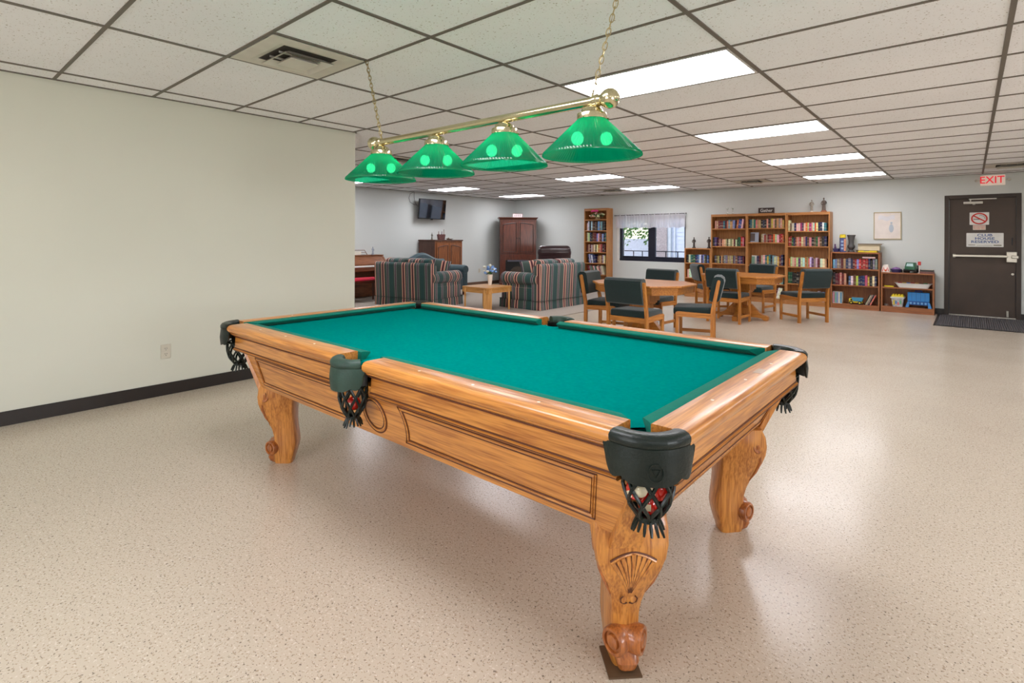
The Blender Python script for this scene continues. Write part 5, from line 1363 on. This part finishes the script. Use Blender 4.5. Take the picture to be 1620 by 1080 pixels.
t = thing('wicker_basket', 'small dark wicker basket with bottles on the brown cabinet', 'basket', (-7.55, 8.0, 1.251), R(90))
MB().lathe([(0, 0), (.10, 0), (.115, .10), (.120, .13), (.112, .13), (.105, .10), (.0, .02)], 20, sy=.7).build('basket_body', plain('wicker', (98, 62, 60), .8, var=.35, vs=60), t)
for k, (x, h_) in enumerate(((-.085, .20), (.02, .20), (.085, .25))): MB().lathe([(0, .02), (.018, .02), (.018, .13), (.008, .15), (.008, h_-.01), (.012, h_), (0, h_)], 12, c=(x, 0, 0)).build('bottle', plain('bot%d' % k, ((110, 76, 60), (90, 60, 84), (120, 100, 84))[k], .3), t)
t = thing('shallow_dish', 'shallow brown dish at the right of the brown cabinet top', 'dish', (-7.55, 8.27, 1.251), R(90))
MB().lathe([(0, 0), (.05, 0), (.10, .025), (.095, .028), (.05, .008), (0, .008)], 20).sphere((-.03, 0, .03), .024, 8).build('dish_body', plain('dishbrown', (120, 96, 80), .5), t)

# television on its arm
t = thing('television', 'black flat television on a wall bracket, tilted down, reflecting windows', 'television', (XT, 7.88, 2.0), R(90))
hd = bpy.data.objects.new('display', None); 
sc_ = MB().box(-.425, .425, -.022, .022, -.245, .245, .004).build('display_housing', 'black', t, loc=(0, -.20, 0)); sc_.rotation_euler = (R(6.2), 0, 0)
o = MB().box(-.412, .412, -.0235, -.0215, -.225, .232).build('screen', 'screen', sc_)
MB().box(-.03, .03, -.024, -.0, -.262, -.244, .003).build('logo_tab', 'black', sc_)
MB().box(-.18, .18, -.012, 0, -.12, .12).box(-.02, .02, -.18, -.01, -.03, .03).build('wall_bracket', 'black', t)
t = thing('television_cables', 'thin black cables hanging from the ceiling down to the television', 'cable', (XT, 7.40, 2.413))
MB().tube([(.02, .06, 0), (.02, .06, -.14), (.03, .09, -.28), (.06, .16, -.36)], .004, 6).tube([(.02, .05, 0), (.02, -.06, -.06), (.02, -.10, -.16), (.02, -.06, -.26), (.03, .04, -.31), (.05, .12, -.32)], .004, 6).build('cable_run', 'black', t)

# piano and bench
t = thing('spinet_piano', 'brown spinet piano against the far wall, cut off by the near wall', 'piano', (-7.60, 5.62, 0), R(90))
W = .70
for s_ in (-1, 1):
    pr_ = [(-.42, .60), (-.42, .72), (-.16, .75), (.02, .915), (.33, .915), (.33, 0), (.0, 0), (.0, .55), (-.36, .58)]
    MB().loft([[(x, y-.02, z) for y, z in pr_] for x in sorted((s_*(W-.04), s_*W))]).build('side_panel', 'pianoZ', t)
    MB().lathe([(0, 0), (.028, 0), (.022, .3), (.032, .56), (.038, .60), (0, .60)], 12, c=(s_*(W-.07), -.37, 0)).build('leg', 'pianoZ', t)
MB().box(-W+.04, W-.04, .0, .30, .02, .56).build('lower_panel', 'pianoX', t)
MB().loft([[(x, y, z) for y, z in ((-.17, .74), (-.01, .90), (.30, .90), (.30, .56), (-.17, .56))] for x in (-W+.04, W-.04)]).build('upper_case', 'pianoX', t)
MB().box(-W-.01, W+.01, -.03, .325, .90, .92, .004).build('lid', 'pianoX', t)
MB().box(-W+.04, W-.04, -.42, -.16, .60, .68, .003).build('key_bed', 'pianoX', t)
MB().box(-W+.08, W-.08, -.44, -.20, .681, .70).build('keyboard', 'white', t)
MB().tube([(-.30, .05, .92), (-.30, .10, 1.02), (.30, .10, 1.02), (.34, .05, .92)], .008, 6).tube([(-.3, .07, .97), (.32, .07, .97)], .006).build('music_rack', plain('rackbrown', (120, 84, 60)), t)
MB().box(-.28, .18, .045, .055, .925, 1.0).build('sheet_music', 'paper', t)
figurine(-7.55, 6.03, .921, .18, (140, 148, 160), (130, 132, 138), 'small blue grey figurine standing on the piano', .9, rz=R(90))
t = thing('piano_bench', 'dark wooden piano bench with a bright red cushion', 'bench', (-6.98, 5.42, 0), R(90))
MB().box(-.36, .36, -.17, .17, .38, .43, .004).build('bench_top', 'cherryX', t)
MB().loft([[(x, y, z) for x, y in rect(0, 0, h_, h2, .04)] for z, h_, h2 in ((.431, .35, .16), (.45, .36, .17), (.48, .34, .155))]).build('cushion', 'red', t)
for s_ in (-1, 1):
    for q in (-1, 1): MB().cyl((s_*.32, q*.13, 0), (s_*.32, q*.13, .38), .018, 10, .024).build('leg', 'cherryZ', t)

# ---------------------------------------------------------------- outdoors beyond the window
MB().box(-40, 30, YB+.25, 60, -.32, -.30).build('ground', 'ground'); tag(bpy.data.objects['ground'], kind='structure')
t = thing('neighbouring_house', 'white clapboard house with a brick pier seen through the right window pane', 'house', (-5.33, 16.2, -.3))
b = MB()
for k in range(30): b.loft([[(.0, -.0, k*.13), (0, .03, k*.13), (0, .03, k*.13+.13), (0, -.0+.012, k*.13+.13)], [(6, 0, k*.13), (6, .03, k*.13), (6, .03, k*.13+.13), (6, .012, k*.13+.13)]])
b.box(0, 6, .03, 3, 0, 3.9)
b.build('siding_wall', 'siding', t, smooth=False)
b = MB().box(-.42, -.05, -.15, .8, 0, 3.9).build('brick_pier', plain('brickwall', (186, 168, 160), .9, var=.2, vs=30), t)
MB().box(-.06, .06, -.10, -.0, 0, 3.9).box(.16, .20, -.06, -.01, .2, 3.9).build('downpipe', 'white', t)
MB().box(-.5, 6.2, -.5, 3.2, 3.9, 4.1).build('roof_edge', 'white', t)
def tree(x, y, h, s, label, seed):
    t = thing('tree', label, 'tree', (x, y, -.3), 0, 'trees outside the window'); r = random.Random(seed)
    MB().cyl((0, 0, 0), (.1, 0, h*.6), .12, 10, .07).build('trunk', plain('bark', (110, 100, 90), .9), t)
    b = MB()
    for k in range(1300):
        a = r.random()*2*PI; e = math.asin(r.uniform(-1, 1)); q = s*r.random()**.4
        c = Vector((q*math.cos(a)*math.cos(e), q*math.sin(a)*math.cos(e), h*.72+q*math.sin(e)*.9)); n_ = Vector((r.uniform(-1, 1), r.uniform(-1, 1), r.uniform(-1, 1))).normalized(); u_ = n_.orthogonal().normalized(); v_ = n_.cross(u_); l = .09
        f_ = [b.bm.verts.new(c+u_*l), b.bm.verts.new(c+v_*l*.6), b.bm.verts.new(c-u_*l), b.bm.verts.new(c-v_*l*.6)]; b.bm.faces.new(f_)
    b.build('foliage', 'tree', t, smooth=False)
tree(-9.6, 19.0, 3.6, 1.6, 'leafy tree at the left of the window view', 1); tree(-8.0, 22.0, 3.4, 1.6, 'leafy tree behind, in the middle of the left pane', 2); tree(-11.5, 24, 4.5, 2.2, 'large leafy tree farthest left in the window view', 4); tree(-7.0, 27, 4.0, 2.0, 'leafy tree farthest back beside the brick pier', 6)
MB().box(-16, -5.6, 28, 28.2, -.3, 1.3).build('garden_wall', plain('gardenwall', (196, 196, 204), .8)); tag(bpy.data.objects['garden_wall'], 'low pale wall far behind the trees outside the window', 'wall')

# books of one colour in one row are told apart by their place from the left
ORD = ['first', 'second', 'third', 'fourth', 'fifth', 'sixth', 'seventh', 'eighth', 'ninth', 'tenth', 'eleventh', 'twelfth']
_by = {}
for o in list(COL.objects):
    if o.parent is None and o.get('category') == 'book' and o.get('label'): _by.setdefault(o['label'], []).append(o)
for lab, os_ in _by.items():
    if len(os_) > 1:
        os_.sort(key=lambda o: o.location.x)
        for k, o in enumerate(os_):
            noun = ' paperback' if ' paperback' in lab else ' book'
            l1 = ORD[k]+' '+lab.replace(noun, noun+' from the left', 1)
            o['label'] = l1 if len(l1.split()) <= 16 else ORD[k]+' from left, '+lab.replace(' the ', ' ')
